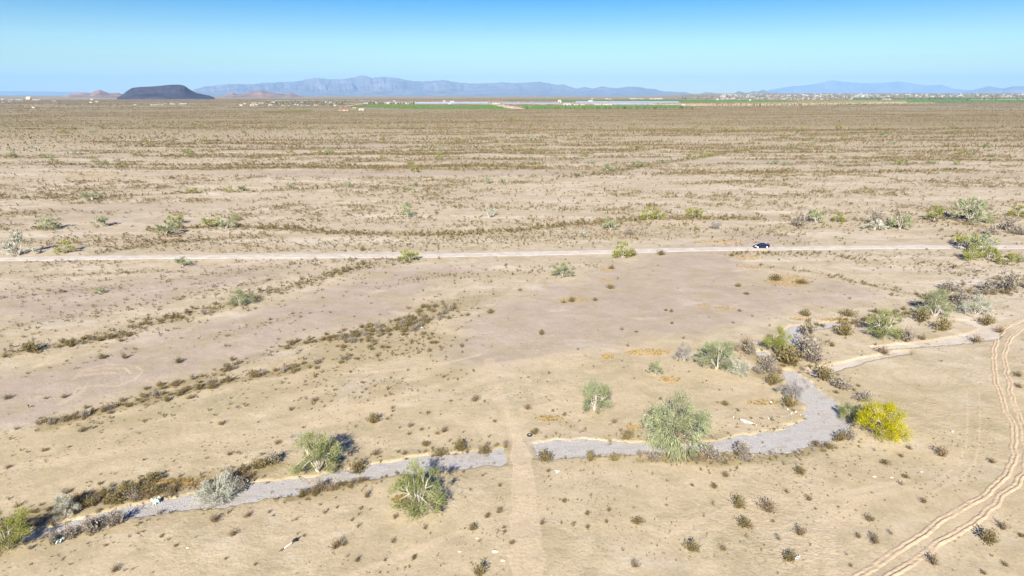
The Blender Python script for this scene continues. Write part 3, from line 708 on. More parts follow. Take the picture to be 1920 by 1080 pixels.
put([(1390, 852, 44), (1330, 858, 48), (1228, 862, 38), (1400, 864, 36), (1620, 752, 44), (1592, 822, 46), (1575, 728, 56), (1520, 678, 66), (1440, 694, 56), (1408, 664, 40), (1510, 655, 56), (948, 832, 18), (215, 985, 50), (170, 1000, 46), (130, 1010, 44),
     (100, 1018, 30), (450, 915, 44), (430, 900, 40), (300, 960, 26), (1700, 640, 40), (1800, 570, 50), (1850, 545, 50), (1890, 545, 50), (1780, 545, 44), (1640, 420, 46), (1680, 425, 50), (1890, 432, 46), (1910, 440, 46), (1860, 440, 40), (1500, 424, 40),
     (1345, 425, 22), (1180, 440, 22)], 'grey')
def add_random(r0, r1, dmax, fn):
    A = math.radians(44); area = A * (r1 * r1 - r0 * r0); n = int(area * dmax)
    r = np.sqrt(RNG.uniform(r0 * r0, r1 * r1, n)); a = RNG.uniform(-A, A, n)
    x = r * np.sin(a); y = r * np.cos(a); p = fn(x, y, r) / dmax
    k = RNG.uniform(0, 1, n) < p; return x[k], y[k], r[k]
def dens(x, y, r):
    px, py = proj(x, y)
    clump = sstep(0.38, 0.62, fbm(x / 14, y / 9, 4, 21))
    d = np.full(x.shape, 0.032) * (0.35 + clump)
    left = (px < 700) & (py < 660); d = np.where(left, 0.19 * (0.4 + clump), d)
    d = np.where(r > 205, 0.32 * (0.3 + 0.9 * clump) * (0.2 + sstep(0.42, 0.62, fbm(x / 5, y / 4, 3, 33))), d)
    d = np.where((px > 1560) & (r > 120) & (r < 200), 0.03 + 0.02 * clump, d)
    for p in OPEN: d = np.where(inpoly(px, py, p), d * 0.16, d)
    d = d * np.where(pdist(x, y, ROAD) < 4.0, 0, 1) * np.where(pdist(x, y, PATH) < 2.2, 0, 1)
    for l, hw in WASHES[:1]: d = d * np.where(pdist(x, y, l, hw) < 1.25, 0.0, 1)
    for l in RUTS: d = d * np.where(pdist(x, y, l[::3]) < 1.6, 0.0, 1)
    return d
parts = [add_random(46, 240, 0.35, dens)]
parts.append(add_random(240, 700, 0.60, lambda x, y, r: 0.60 * (0.10 + 0.90 * sstep(0.40, 0.66, fbm(x / 45, y / 16, 4, 23))) * (0.12 + 0.88 * sstep(0.42, 0.62, fbm(x / 6, y / 5, 3, 29)))
             * (1 - 0.85 * sstep(0.56, 0.66, fbm(x / 160, y / 38, 4, 71)))))
parts.append(add_random(700, 2700, 0.045, lambda x, y, r: 0.045 * (0.15 + 0.85 * sstep(0.38, 0.62, fbm(x / 200, y / 50, 5, 27)))
             * (1 - 0.9 * sstep(1700, 2690, r))))
tiny = add_random(50, 125, 1.1, lambda x, y, r: 1.1 * sstep(0.50, 0.64, fbm(x / 9, y / 7, 4, 61)) * (pdist(x, y, PATH) > 2.4) * (pdist(x, y, WASHES[0][0], WASHES[0][1]) > 1.3) * (1 - sstep(95, 125, r)) * (pdist(x, y, RUTS[0][::3]) > 2) * (pdist(x, y, RUTS[1][::3]) > 2) + 0.03)
parts.append(add_random(2300, 6500, 0.006, lambda x, y, r: 0.006 * (0.1 + 0.9 * sstep(0.38, 0.6, fbm(x / 500, y / 260, 5, 37))) * sstep(2200, 2900, r)))
SX, SY, SW, SK, SE = [], [], [], [], []
for x, y, wd, k, e in S: SX.append([x]); SY.append([y]); SW.append([wd]); SK.append(np.array([k])); SE.append([1])
KN = np.array(['creosote', 'dry', 'grey'])
for i, (x, y, r) in enumerate(parts):
    n = len(x); SX.append(x); SY.append(y)
    base = [(0.35, 1.0), (0.45, 1.45), (1.1, 2.5), (2.5, 5.0)][i]
    SW.append(RNG.uniform(base[0], base[1], n) * np.where(RNG.uniform(0, 1, n) < 0.08, 1.6, 1)); SK.append(RNG.choice(KN, n, p=[0.34, 0.62, 0.04] if i else [0.28, 0.62, 0.10])); SE.append(np.zeros(n))
SX.append(tiny[0]); SY.append(tiny[1]); SW.append(RNG.uniform(0.12, 0.38, len(tiny[0]))); SK.append(RNG.choice(KN, len(tiny[0]), p=[0.2, 0.7, 0.1])); SE.append(np.zeros(len(tiny[0])))
for l, hw, dn, size, kw, g in [b for b in B] + [(b[0], b[1] * 1.7, b[2] * 0.75, 0.55, (0.2, 0.7, 0.1), 0) for b in B if np.hypot(*b[0].mean(0)) < 215]:
    kw = np.array(kw) / sum(kw)
    seg = np.linalg.norm(np.diff(l, axis=0), axis=1); L = seg.sum(); n = int(L * 2 * hw * dn * (2.6 if np.hypot(*l.mean(0)) < 260 else 1.6))
    cum = np.concatenate([[0], np.cumsum(seg)]); t = RNG.uniform(0, L, n)
    gap = fbm(t / (hw * 5), t * 0 + hw * 13, 3, 51)
    keep = gap > (0.33 if np.hypot(*l.mean(0)) < 260 else 0.38); t = t[keep]; n = len(t)
    x = np.interp(t, cum, l[:, 0]) + RNG.normal(0, hw * 0.75, n); y = np.interp(t, cum, l[:, 1]) + RNG.normal(0, hw * 0.75, n)
    ok = (pdist(x, y, PATH) > 2.2) & (pdist(x, y, ROAD) > 4.2)
    if hw < 5:
        for wl, whw in WASHES[:1]: ok &= pdist(x, y, wl, whw) > 0.78
    x, y = x[ok], y[ok]; n = len(x)
    SX.append(x); SY.append(y); SW.append(size * RNG.uniform(0.55, 1.35, n)); SK.append(RNG.choice(KN, n, p=kw)); SE.append(np.zeros(n))
SX = np.concatenate(SX); SY = np.concatenate(SY); SW = np.concatenate(SW); SK = np.concatenate(SK); SE = np.concatenate(SE)
SZ = height(SX, SY)
PX, PY = proj(SX, SY)
inf = (PX > -25) & (PX < 1945) & (PY < 1090)
show = SW / (SY * CP + HCAM * SP) * np.where(SE > 0, 1.5, 1.0)
LM = [((597, 870), 'the light green tree left of the wash bend'), ((785, 940), 'the green tree left of the sandy path'), ((1262, 810), 'the big drooping green tree'), ((1115, 760), 'the pale-trunked round tree'),
      ((1640, 800), 'the bright yellow tree'), ((1487, 740), 'the bare grey tree'), ((1455, 655), 'the yellow-green tree'), ((1360, 690), 'the grey-green spreading tree'), ((993, 816), 'the old tyre'), ((1427, 463), 'the dark blue car'),
      ((1400, 787), 'the white bleached log'), ((540, 1018), 'the charred snag'), ((293, 940), 'the pale plastic sheet'), ((1658, 625), 'the fresh green tree by the gravel'), ((1755, 585), 'the twin grey trees'), ((1055, 515), 'the round grey tree below the road'),
      ((450, 570), 'the lone bush in the left flats'), ((768, 485), 'the bright green tree beside the road'), ((1167, 480), 'the yellow-green tree beside the road'), ((343, 497), 'the small green tree below the road'), ((1840, 470), "the trees at the road's right end"),
      ((32, 478), "the pale tree at the road's left end"), ((1320, 425), 'the lone olive tree'), ((1495, 1044), 'the white rag'), ((190, 712), 'the ring of wheel marks'), ((1900, 760), 'the deep wheel ruts'), ((982, 950), 'the sandy path'), ((60, 1000), 'the yellow-green tree in the left corner'),
      ((1820, 410), 'the big pale roadside tree'), ((820, 590), 'the dense brush on the diagonal line'), ((420, 715), 'the brush line across the left flats'), ((1480, 527), 'the golden grass patch')]
lmw = np.array([at(*p[0]) for p in LM])
ORD = ['closest', 'second closest', 'third closest', 'fourth closest', 'fifth closest', 'sixth closest', 'seventh closest', 'eighth closest']
INFO = {'creosote': ('creosote_bush', 'olive creosote bush', 'creosote bush', 'creosote'), 'dry': ('dry_shrub', 'dry brown shrub', 'dry shrub', 'drybush'), 'grey': ('grey_shrub', 'grey leafless shrub', 'grey shrub', 'greybush')}
PROTO = {'creosote': [tri_mesh('creosote_bush', *shrub_template(200 + s, 80, 640, 0.062, 0.52, 0.25, 0.006)) for s in range(8)],
         'dry': [tri_mesh('dry_shrub', *shrub_template(220 + s, 110, 240, 0.055, 0.45, 0.2, 0.007)) for s in range(8)],
         'grey': [tri_mesh('grey_shrub', *shrub_template(240 + s, 150, 420, 0.075, 0.62, 0.3, 0.007)) for s in range(8)]}
for k in PROTO:
    for me in PROTO[k]: me.materials.append(M[INFO[k][3]])
picked = np.zeros(len(SX), bool)
for k in ('creosote', 'dry', 'grey'):
    idx = np.where((SK == k) & inf)[0]
    top = idx[np.argsort(-show[idx])][:295 if k != 'grey' else 160]
    picked[top] = True
    D = np.hypot(SX[idx][:, None] - lmw[None, :, 0], SY[idx][:, None] - lmw[None, :, 1]); near = D.argmin(1)
    side = np.empty(len(idx), object)
    for j, i in enumerate(idx):
        dxp = PX[i] - LM[near[j]][0][0]; dyp = (PY[i] - LM[near[j]][0][1]) * 1.4
        side[j] = ('right of' if dxp > 0 else 'left of') if abs(dxp) > abs(dyp) else ('before' if dyp > 0 else 'behind')
    rank = {}
    for l in range(len(LM)):
        for sd in ('right of', 'left of', 'before', 'behind'):
            m = np.where((near == l) & (side == sd))[0]
            for q, j in enumerate(m[np.argsort(D[m, l])]): rank[idx[j]] = (q, l, sd)
    nm, lab, cat, mk = INFO[k]
    g = random.Random(5)
    for i in top:
        q, l, sd = rank[i]
        o = bpy.data.objects.new(nm, PROTO[k][g.randrange(8)]); col.objects.link(o)
        s = float(SW[i]); o.location = (float(SX[i]), float(SY[i]), float(SZ[i]))
        o.rotation_euler = (0, 0, g.uniform(0, 6.28)); o.scale = (s * g.uniform(0.85, 1.25), s * g.uniform(0.65, 1.15), s * g.uniform(0.55, 1.15))
        size = 'small ' if s < 0.8 else ('large ' if s > 1.8 else '')
        if q < 8: L = '%s, %s %s %s' % (lab, ORD[q], sd, LM[l][1])
        else: L = '%s, farther out %s %s' % (lab, sd, LM[l][1])
        tag(o, L, cat, cat + 's scattered over the desert')
        if q >= 8: o['group'] = lab + 's farther ' + sd + ' ' + LM[l][1]
def mass(name, idx, kind, mat):
    rr = np.hypot(SX[idx], SY[idx]); Vs = []; Ts = []
    for lod, (a, b) in enumerate(((0, 215), (215, 620), (620, 1e9))):
        for s in range(NT):
            m = idx[(rr >= a) & (rr < b)]; m = m[m % NT == s]
            if not len(m): continue
            V, T = TPL[kind][lod][s]; n = len(m); ang = RNG.uniform(0, 6.28, n); c = np.cos(ang)[:, None]; q = np.sin(ang)[:, None]
            sw = SW[m][:, None]; hs = RNG.uniform(0.75, 1.25, n)[:, None]
            X = (V[None, :, 0] * c - V[None, :, 1] * q) * sw + SX[m][:, None]
            Y = (V[None, :, 0] * q + V[None, :, 1] * c) * sw + SY[m][:, None]
            Z = V[None, :, 2] * sw * hs + SZ[m][:, None]
            Vs.append(np.stack([X, Y, Z], 2).reshape(-1, 3)); Ts.append((T[None, :] * RNG.uniform(0.7, 1.05, n)[:, None]).ravel())
    tag(link(name, tri_mesh(name, np.concatenate(Vs), np.concatenate(Ts)), mat), kind='stuff')
for k, nm in (('creosote', 'creosote_scrub'), ('dry', 'dry_scrub'), ('grey', 'grey_scrub')):
    mass(nm, np.where((SK == k) & ~picked)[0], k, M[INFO[k][3]])
print('shrubs', len(SX), 'picked', picked.sum())
# golden dry grass
gx, gy = [], []
for (cx, cy), a, b in GOLD:
    n = int(a * b * 0.7 * (1.0 if cy < 700 else 0.8)); t = RNG.uniform(0, 6.28, n); q = np.sqrt(RNG.uniform(0, 1, n))
    for u, v in zip(cx + a * q * np.cos(t), cy + b * q * np.sin(t)):
        X, Y = at(u, v); gx.append(X); gy.append(Y)
gx = np.array(gx); gy = np.array(gy); n = len(gx)
V, T = shrub_template(300, 44, 2, 0.1, 0.9, 0.3, 0.022); 
ang = RNG.uniform(0, 6.28, n); c = np.cos(ang)[:, None]; q = np.sin(ang)[:, None]; sw = RNG.uniform(0.25, 0.6, n)[:, None]
zz = height(gx, gy)[:, None]
GV = np.stack([(V[None, :, 0] * c - V[None, :, 1] * q) * sw + gx[:, None], (V[None, :, 0] * q + V[None, :, 1] * c) * sw + gy[:, None], V[None, :, 2] * sw * 0.8 + zz], 2).reshape(-1, 3)
tag(link('dry_grass', tri_mesh('dry_grass', GV, np.tile(RNG.uniform(0.4, 1, n)[:, None], (1, len(T))).ravel()), M['goldgrass']), kind='stuff')

# ------------------------------------------------------------------ trees
def crown_and_trunk(seed, nclump, nblade, bl, bw, style='up', trunk_h=0.0, spread=1.0, sparse=0.0):
    """unit tree: width about 1, height about `0.72`; returns crown verts+tint and a trunk MB"""
    g = np.random.default_rng(seed); hgt = 0.70
    tb = MB(); C = []
    nl = 5 + seed % 3; limbs = []
    for k in range(nl):
        a = 2 * math.pi * (k + g.uniform(-0.3, 0.3)) / nl; e = math.radians(g.uniform(28, 80)); L = g.uniform(0.75, 1.0)
        tip = np.array([math.cos(a) * math.cos(e) * 0.40 * L, math.sin(a) * math.cos(e) * 0.40 * L, 0.10 + math.sin(e) * 0.50 * L])
        root = np.array([g.normal(0, 0.012), g.normal(0, 0.012), -0.03]); mid = root * 0.55 + tip * 0.45 + np.array([g.normal(0, 0.02), g.normal(0, 0.02), 0.03])
        limbs.append((root, mid, tip)); tb.tube([root, mid, tip], [0.014, 0.008, 0.003], 5)
    for k in range(nclump):
        a = 2 * math.pi * k * 0.618 + g.uniform(-0.4, 0.4); e = math.asin(g.uniform(0.02, 1.0)); rr = g.uniform(0.45, 1.15)
        c = np.array([math.cos(a) * math.cos(e) * 0.42 * rr * spread, math.sin(a) * math.cos(e) * 0.42 * rr * spread, 0.10 + math.sin(e) * (hgt - 0.20) * rr])
        C.append(c); r, m, t = limbs[int(np.argmin([np.linalg.norm(l[2] - c) for l in limbs]))]
        st = m * 0.6 + t * 0.4
        tb.tube([st, (st + c) / 2 + g.normal(0, 0.02, 3), c], [0.006, 0.004, 0.0015], 3, cap=False)
    C = np.array(C); cr = g.uniform(0.03, 0.11, nclump); ct = g.uniform(0.5, 0.95, nclump)
    k = g.choice(nclump, nblade, p=cr ** 1.5 / (cr ** 1.5).sum())
    o = C[k] + g.normal(0, 1, (nblade, 3)) * cr[k][:, None] * np.array([0.62, 0.62, 0.5]); o[:, 2] = np.maximum(o[:, 2], 0.012)
    out = o - np.array([0, 0, 0.12]); out /= np.linalg.norm(out, axis=1)[:, None] + 1e-9
    d = out * 0.9 + g.normal(0, 0.45, (nblade, 3)) + (np.array([0, 0, 0.25]) if style == 'up' else np.array([0, 0, -1.1]) * (np.linalg.norm(o[:, :2], axis=1)[:, None] * 2.2))
    d /= np.linalg.norm(d, axis=1)[:, None]
    s = np.cross(d, g.normal(0, 1, (nblade, 3))); s /= np.linalg.norm(s, axis=1)[:, None]
    L = (bl * g.uniform(0.6, 1.5, nblade))[:, None]; W = (bw * g.uniform(0.6, 1.4, nblade))[:, None]
    e = o + d * L; e[:, 2] = np.maximum(e[:, 2], 0.0)
    V = np.stack([o - s * W, o + s * W, e], 1).reshape(-1, 3)
    T = np.repeat(np.clip(ct[k] + g.normal(0, 0.1, nblade), 0.4, 1), 3)
    return V, T, tb
TREE = {}
def protos(key, n, args, mat, bark):
    L = []
    for s in range(n):
        V, T, tb = crown_and_trunk(hash_(key) + s * 7, **args)
        cm = tri_mesh('crown', V, T); cm.materials.append(M[mat]); L.append((cm, tb.mesh('trunk', [M[bark]])))
    TREE[key] = L
def hash_(k): return sum(ord(c) * (i + 1) for i, c in enumerate(k)) % 997
for kd, bark in (('palo', 'bark_grey'), ('fresh', 'bark_pale'), ('greygreen', 'bark_pale'), ('bloom', 'bark_grey'), ('dead', 'bark_grey'), ('silver', 'bark_pale')):
    nb = dict(dead=3200, silver=4200).get(kd, 9500 if kd == 'bloom' else 6300)
    protos(kd + '_near', 3, dict(nclump={'dead': 26, 'bloom': 48}.get(kd, 34), nblade=nb, bl=0.045 if kd not in ('dead', 'silver') else 0.075, bw=0.0042 if kd != 'dead' else 0.0028, spread=1.0), kd, bark)
    protos(kd + '_far', 4, dict(nclump=20, nblade=900, bl=0.09, bw=0.014), kd, bark)
protos('weep', 2, dict(nclump=48, nblade=9500, bl=0.055, bw=0.0036, style='weep'), 'greygreen', 'bark_dark')
def tree(px, py, wp, hp, kind, label, cat='tree', group=None, name='palo_verde_tree', seedk=[0]):
    seedk[0] += 1; g = random.Random(seedk[0] * 31)
    x, y = at(px, py); s = mpx(px, py); wp *= 0.95; hp *= 0.95; W = wp * s
    # photo height of a thing standing at (x, y): solve for its top
    _, _, dz = ray(px, py - hp); dyy = ray(px, py - hp)[1]
    Ht = HCAM + dz * (y / dyy)
    Ht = max(Ht - 0.18 * W * math.sin(0.3), 0.25 * W)
    r = math.hypot(x, y)
    key = kind if kind == 'weep' else kind + ('_near' if r < 175 else '_far')
    cm, tm = TREE[key][g.randrange(len(TREE[key]))]
    o = empty(name, (x, y, H(x, y)), g.uniform(0, 6.28), (W, W, Ht / 0.68))
    tag(o, label, cat, group)
    t = bpy.data.objects.new('trunk', tm); c = bpy.data.objects.new('crown', cm)
    for q in (t, c): col.objects.link(q); q.parent = o
    return o
NEAR = [
    (597, 884, 112, 76, 'fresh', 'light green tree with pale trunk, standing left above the grey gravel wash'),
    (785, 952, 132, 96, 'fresh', 'green tree with pale trunk below the gravel wash, left of the sandy path'),
    (1264, 836, 138, 118, 'weep', 'biggest drooping grey-green tree, above the gravel wash right of the sandy path'),
    (1115, 769, 76, 66, 'greygreen', 'round grey-green tree with pale trunk, left of the biggest drooping tree'),
    (1650, 818, 96, 74, 'bloom', 'bright yellow flowering tree right of the gravel wash bend'),
    (1592, 784, 48, 36, 'fresh', 'small green bush tucked against the left of the bright yellow tree'),
    (1345, 692, 88, 66, 'greygreen', 'spreading grey-green tree with dark twiggy underside left of the yellow-green tree'),
    (1385, 702, 50, 40, 'silver', 'silvery twiggy bush drooping at the right foot of the spreading grey-green tree'),
    (1455, 661, 68, 54, 'palo', 'yellow-green rounded tree left of the upper gravel pocket'),
    (1658, 632, 82, 64, 'fresh', 'full fresh green tree right of the upper gravel pocket'),
    (1752, 592, 72, 56, 'greygreen', 'grey-green tree, left of two behind the fresh green tree'),
    (1828, 590, 66, 42, 'silver', 'silvery grey bushy tree, right of two behind the fresh green tree'),
    (1487, 748, 64, 48, 'dead', 'leafless grey tree with bare trunk beside the gravel wash bend'),
    (405, 932, 96, 54, 'silver', 'broken silvery tree with bleached branches fallen at the left wash edge'),
    (15, 1022, 100, 70, 'palo', 'yellow-green tree cut by the bottom left corner'),
    (122, 968, 44, 44, 'silver', 'pale silvery shrubby tree over the wash near the left edge'),
    (1228, 702, 32, 28, 'greygreen', 'small round grey-green bush between the pale-trunked tree and spreading tree'),
    (1282, 677, 38, 38, 'dead', 'bare dark-twigged small tree left of the spreading grey-green tree'),
    (768, 488, 44, 28, 'palo', 'bright green round tree on the near edge of the pale road'),
    (1167, 483, 50, 34, 'palo', 'yellow-green ragged tree on the near edge of the pale road'),
    (1055, 518, 50, 28, 'greygreen', 'dome-shaped grey-green tree on open ground below the pale road'),
    (450, 573, 54, 34, 'greygreen', 'lone grey-green tree casting a dark shadow on the left flats'),
    (343, 499, 36, 21, 'greygreen', 'small grey-green tree just below the road on the left'),
    (187, 550, 26, 12, 'greygreen', 'very small pale bush alone on the left flats'),
    (34, 479, 56, 44, 'silver', 'tall pale twiggy tree above the road at the left edge'),
    (122, 474, 38, 24, 'palo', 'yellow-topped tree above the road near the left edge'),
    (95, 430, 44, 26, 'greygreen', 'pale round tree, leftmost in the row above the road'),
    (190, 425, 36, 24, 'greygreen', 'dense round tree, second from left in the row above the road'),
    (312, 441, 42, 34, 'greygreen', 'pale tree in front of a yellower one above the road on the left'),
    (331, 419, 34, 22, 'palo', 'yellow-green tree behind a pale one above the road on the left'),
    (397, 425, 34, 26, 'palo', 'yellow-green tree, left of three close together above the road'),
    (424, 429, 36, 26, 'greygreen', 'grey-green tree, middle of three close together above the road'),
    (442, 413, 28, 14, 'fresh', 'small green tree, right of three close together above the road'),
    (173, 375, 38, 20, 'greygreen', 'pale tree on the far brush line at the left'),
    (763, 406, 32, 28, 'greygreen', 'upright pale tree on the pale flats above the road, left of centre'),
    (917, 406, 32, 22, 'silver', 'twiggy silvery bush on the pale flats above the road, at centre'),
    (1214, 412, 36, 28, 'palo', 'tall yellow-green tree, left of a touching pair above the road'),
    (1235, 411, 26, 20, 'palo', 'short yellow-green tree, right of a touching pair above the road'),
    (1302, 408, 38, 26, 'palo', 'olive round tree alone on the brush line above the road'),
    (1145, 430, 40, 22, 'greygreen', 'low pale tree below the brush line right of centre'),
    (1095, 444, 26, 16, 'silver', 'faint silvery bush below the brush line right of centre'),
    (1343, 430, 22, 22, 'dead', 'bare dead bush above the turning circle by the road'),
    (1530, 418, 40, 32, 'greygreen', 'pale tree, left of two close together right of the car'),
    (1571, 416, 32, 22, 'palo', 'greener tree, right of two close together right of the car'),
    (1640, 430, 46, 24, 'silver', 'wide silvery bush in the brush left of the big pale tree'),
    (1686, 429, 52, 34, 'greygreen', 'pale tree left of the yellow tree in the brush above the road'),
    (1750, 413, 42, 30, 'palo', 'yellow-green tree just left of the big pale tree'),
    (1820, 416, 82, 50, 'greygreen', 'biggest pale tree in the brush above the road'),
    (1908, 406, 42, 24, 'palo', 'yellow-green tree above the road cut by the right edge'),
    (1812, 464, 62, 36, 'palo', 'yellow-green tree at the upper left of the roadside cluster'),
    (1842, 478, 60, 44, 'greygreen', 'grey-green tree in the middle of the roadside cluster'),
    (1820, 488, 46, 32, 'palo', 'bright yellow-green tree at the lower left of the roadside cluster'),
    (1852, 486, 38, 26, 'palo', 'bright yellow-green small tree at the foot of the roadside cluster'),
    (1888, 496, 54, 24, 'palo', 'low spreading yellow-green tree right of the roadside cluster'),
    (1922, 492, 24, 16, 'fresh', 'dark green tree tip cut by the right edge below the road')]
for a in NEAR: tree(*a)
FARL = [(360, 363, 22, 14), (430, 361, 18, 12), (454, 359, 20, 14), (543, 354, 26, 13), (652, 351, 22, 12), (775, 348, 20, 9), (765, 357, 24, 10), (780, 323, 24, 12), (915, 345, 14, 16), (942, 344, 18, 13), (1082, 331, 22, 10), (1140, 320, 34, 16),
        (1195, 313, 40, 14), (1240, 305, 20, 10), (1295, 299, 22, 13), (1318, 295, 18, 10), (1330, 292, 16, 9), (1375, 285, 18, 9), (1400, 283, 16, 9), (1430, 279, 14, 8), (1486, 279, 18, 9), (1520, 275, 20, 10), (1470, 259, 24, 8), (1308, 254, 16, 8),
        (1373, 247, 32, 9), (1500, 246, 16, 9), (1575, 241, 18, 9), (1600, 250, 22, 7), (1640, 243, 26, 7), (1660, 253, 30, 6), (1780, 251, 26, 8), (1787, 240, 18, 7), (1810, 287, 16, 10), (1850, 276, 16, 9), (1860, 302, 14, 9), (1850, 228, 12, 5),
        (1190, 278, 32, 8), (1058, 298, 10, 9), (1010, 285, 10, 9), (990, 308, 12, 14), (822, 299, 18, 11), (860, 267, 18, 10), (930, 267, 16, 9), (998, 264, 14, 10), (1075, 263, 14, 8), (970, 283, 22, 8), (717, 263, 12, 9), (728, 298, 0, 0), (795, 278, 14, 8),
        (352, 288, 24, 11), (395, 286, 16, 9), (258, 292, 26, 9), (196, 268, 10, 8), (25, 295, 26, 12), (90, 296, 22, 10), (140, 291, 14, 10), (290, 238, 16, 7), (188, 239, 12, 6), (175, 250, 14, 7), (370, 237, 24, 6), (120, 250, 18, 8), (600, 289, 12, 8),
        (615, 286, 14, 12), (457, 251, 12, 9), (382, 266, 12, 9), (322, 266, 22, 8), (270, 266, 16, 7), (573, 235, 14, 6), (581, 252, 14, 6), (95, 232, 18, 6), (755, 230, 20, 6), (790, 229, 10, 5), (850, 228, 14, 5), (960, 227, 24, 6), (972, 227, 10, 8),
        (715, 232, 10, 6), (1320, 217, 16, 5), (1480, 220, 10, 5), (1390, 221, 14, 5), (1650, 207, 10, 5), (1740, 206, 12, 5), (1810, 242, 10, 5), (1120, 222, 12, 5), (1185, 235, 14, 6), (1270, 245, 12, 6), (540, 205, 14, 4)]
g = random.Random(77)
for a in FARL:
    if a[2] == 0: continue
    kd = g.choice(['palo', 'fresh', 'palo', 'greygreen']) if a[1] < 300 else g.choice(['greygreen', 'palo', 'greygreen'])
    lm = 'left' if a[0] < 640 else ('middle' if a[0] < 1280 else 'right')
    z = 'far' if a[1] < 270 else 'middle distance of the'
    tree(a[0], a[1], a[2], a[3], kd, '%s tree dotted in the %s plain, %s third of the view' % ({'palo': 'olive yellow', 'fresh': 'green', 'greygreen': 'pale grey-green'}[kd], z, lm), 'tree', 'desert trees dotted in the plain')
for k in range(120):                             # the many small trees dotted along the drainages
    yy = 203 + 110 * g.random() ** 1.6; xx = g.uniform(0, 1920); sz = (5 + (yy - 200) * 0.11) * g.uniform(0.7, 1.3)
    kd = g.choice(['palo', 'fresh', 'palo', 'greygreen'])
    lm = 'left' if xx < 640 else ('middle' if xx < 1280 else 'right')
    z = 'far' if yy < 270 else 'middle distance of the'
    tree(xx, yy, sz, sz * 0.5, kd, '%s tree dotted in the %s plain, %s third of the view' % ({'palo': 'olive yellow', 'fresh': 'green', 'greygreen': 'pale grey-green'}[kd], z, lm), 'tree', 'desert trees dotted in the plain')

# ------------------------------------------------------------------ car on the road
def make_car(px, py):
    x, y = at(px, py)
    root = empty('parked_car', (x, y, H(x, y) + 0.10), math.radians(2), 1.05)
    tag(root, 'dark blue low coupe with white wheels standing on the pale dirt road', 'car')
    b = MB(); rings = []
    for X, z0, z1, hw in ((-2.28, 0.38, 0.52, 0.62), (-2.18, 0.26, 0.66, 0.78), (-1.8, 0.20, 0.76, 0.88), (-1.2, 0.20, 0.86, 0.91), (-0.6, 0.20, 0.93, 0.92), (0.4, 0.20, 0.96, 0.92), (1.3, 0.22, 1.0, 0.92), (1.9, 0.26, 1.02, 0.88), (2.2, 0.34, 0.98, 0.80), (2.28, 0.42, 0.88, 0.70)):
        zm = (z0 + z1) / 2
        rings.append([(X, -hw * 0.9, z0), (X, hw * 0.9, z0), (X, hw, zm - 0.05), (X, hw * 0.97, z1 - 0.08), (X, hw * 0.82, z1), (X, -hw * 0.82, z1), (X, -hw * 0.97, z1 - 0.08), (X, -hw, zm - 0.05)])
    b.loft(rings); b.build('body', M['carpaint'], root, True)
    c = MB(); rings = []
    for X, z1, hw in ((-1.05, 0.86, 0.74), (-0.45, 1.22, 0.68), (0.05, 1.36, 0.62), (0.6, 1.38, 0.60), (1.15, 1.28, 0.62), (1.75, 1.03, 0.68)):
        zb = 0.82
        rings.append([(X, -0.80, zb), (X, 0.80, zb), (X, hw, z1 - 0.05), (X, hw * 0.8, z1), (X, -hw * 0.8, z1), (X, -hw, z1 - 0.05)])
    c.loft(rings); c.build('windows', M['glass'], root, True)
    r = MB(); rings = []
    for X, z1, hw in ((-0.35, 1.285, 0.50), (0.05, 1.375, 0.52), (0.6, 1.395, 0.50), (1.15, 1.297, 0.50)):
        rings.append([(X, -hw, z1 - 0.02), (X, hw, z1 - 0.02), (X, hw * 0.9, z1 + 0.015), (X, -hw * 0.9, z1 + 0.015)])
    r.loft(rings); r.build('roof', M['carpaint'], root, True)
    for wx in (-1.42, 1.38):
        for sy in (-1, 1):
            t = MB(); t.tube([(wx, sy * 0.70, 0.33), (wx, sy * 0.93, 0.33)], 0.34, 18)
            tyre = t.build('wheel', M['rubber'], root, False)
            q = MB(); q.tube([(wx, sy * 0.925, 0.33), (wx, sy * 0.95, 0.33)], 0.25, 14); q.build('rim', M['alloy'], tyre)
    for sy in (-1, 1):
        h = MB(); h.loft([[(-2.22, sy * 0.50, 0.56), (-2.22, sy * 0.74, 0.56), (-2.19, sy * 0.74, 0.68), (-2.19, sy * 0.50, 0.68)], [(-1.75, sy * 0.72, 0.70), (-1.75, sy * 0.90, 0.66), (-1.75, sy * 0.885, 0.75), (-1.75, sy * 0.72, 0.80)]])
        h.build('headlight', M['lamp'], root)
        h = MB(); h.box(2.22, 2.30, sy * 0.62 - 0.14, sy * 0.62 + 0.14, 0.72, 0.84); h.build('tail_light', M['redlamp'], root)
        h = MB(); h.box(-0.72, -0.55, sy * 0.95 - 0.09, sy * 0.95 + 0.09, 0.92, 1.05); h.build('mirror', M['carpaint'], root)
    s = MB(); s.box(1.95, 2.25, -0.75, 0.75, 1.20, 1.235); s.box(2.0, 2.1, -0.6, -0.55, 0.98, 1.20); s.box(2.0, 2.1, 0.55, 0.6, 0.98, 1.20); s.build('spoiler', M['carpaint'], root)
make_car(1427, 465.0)

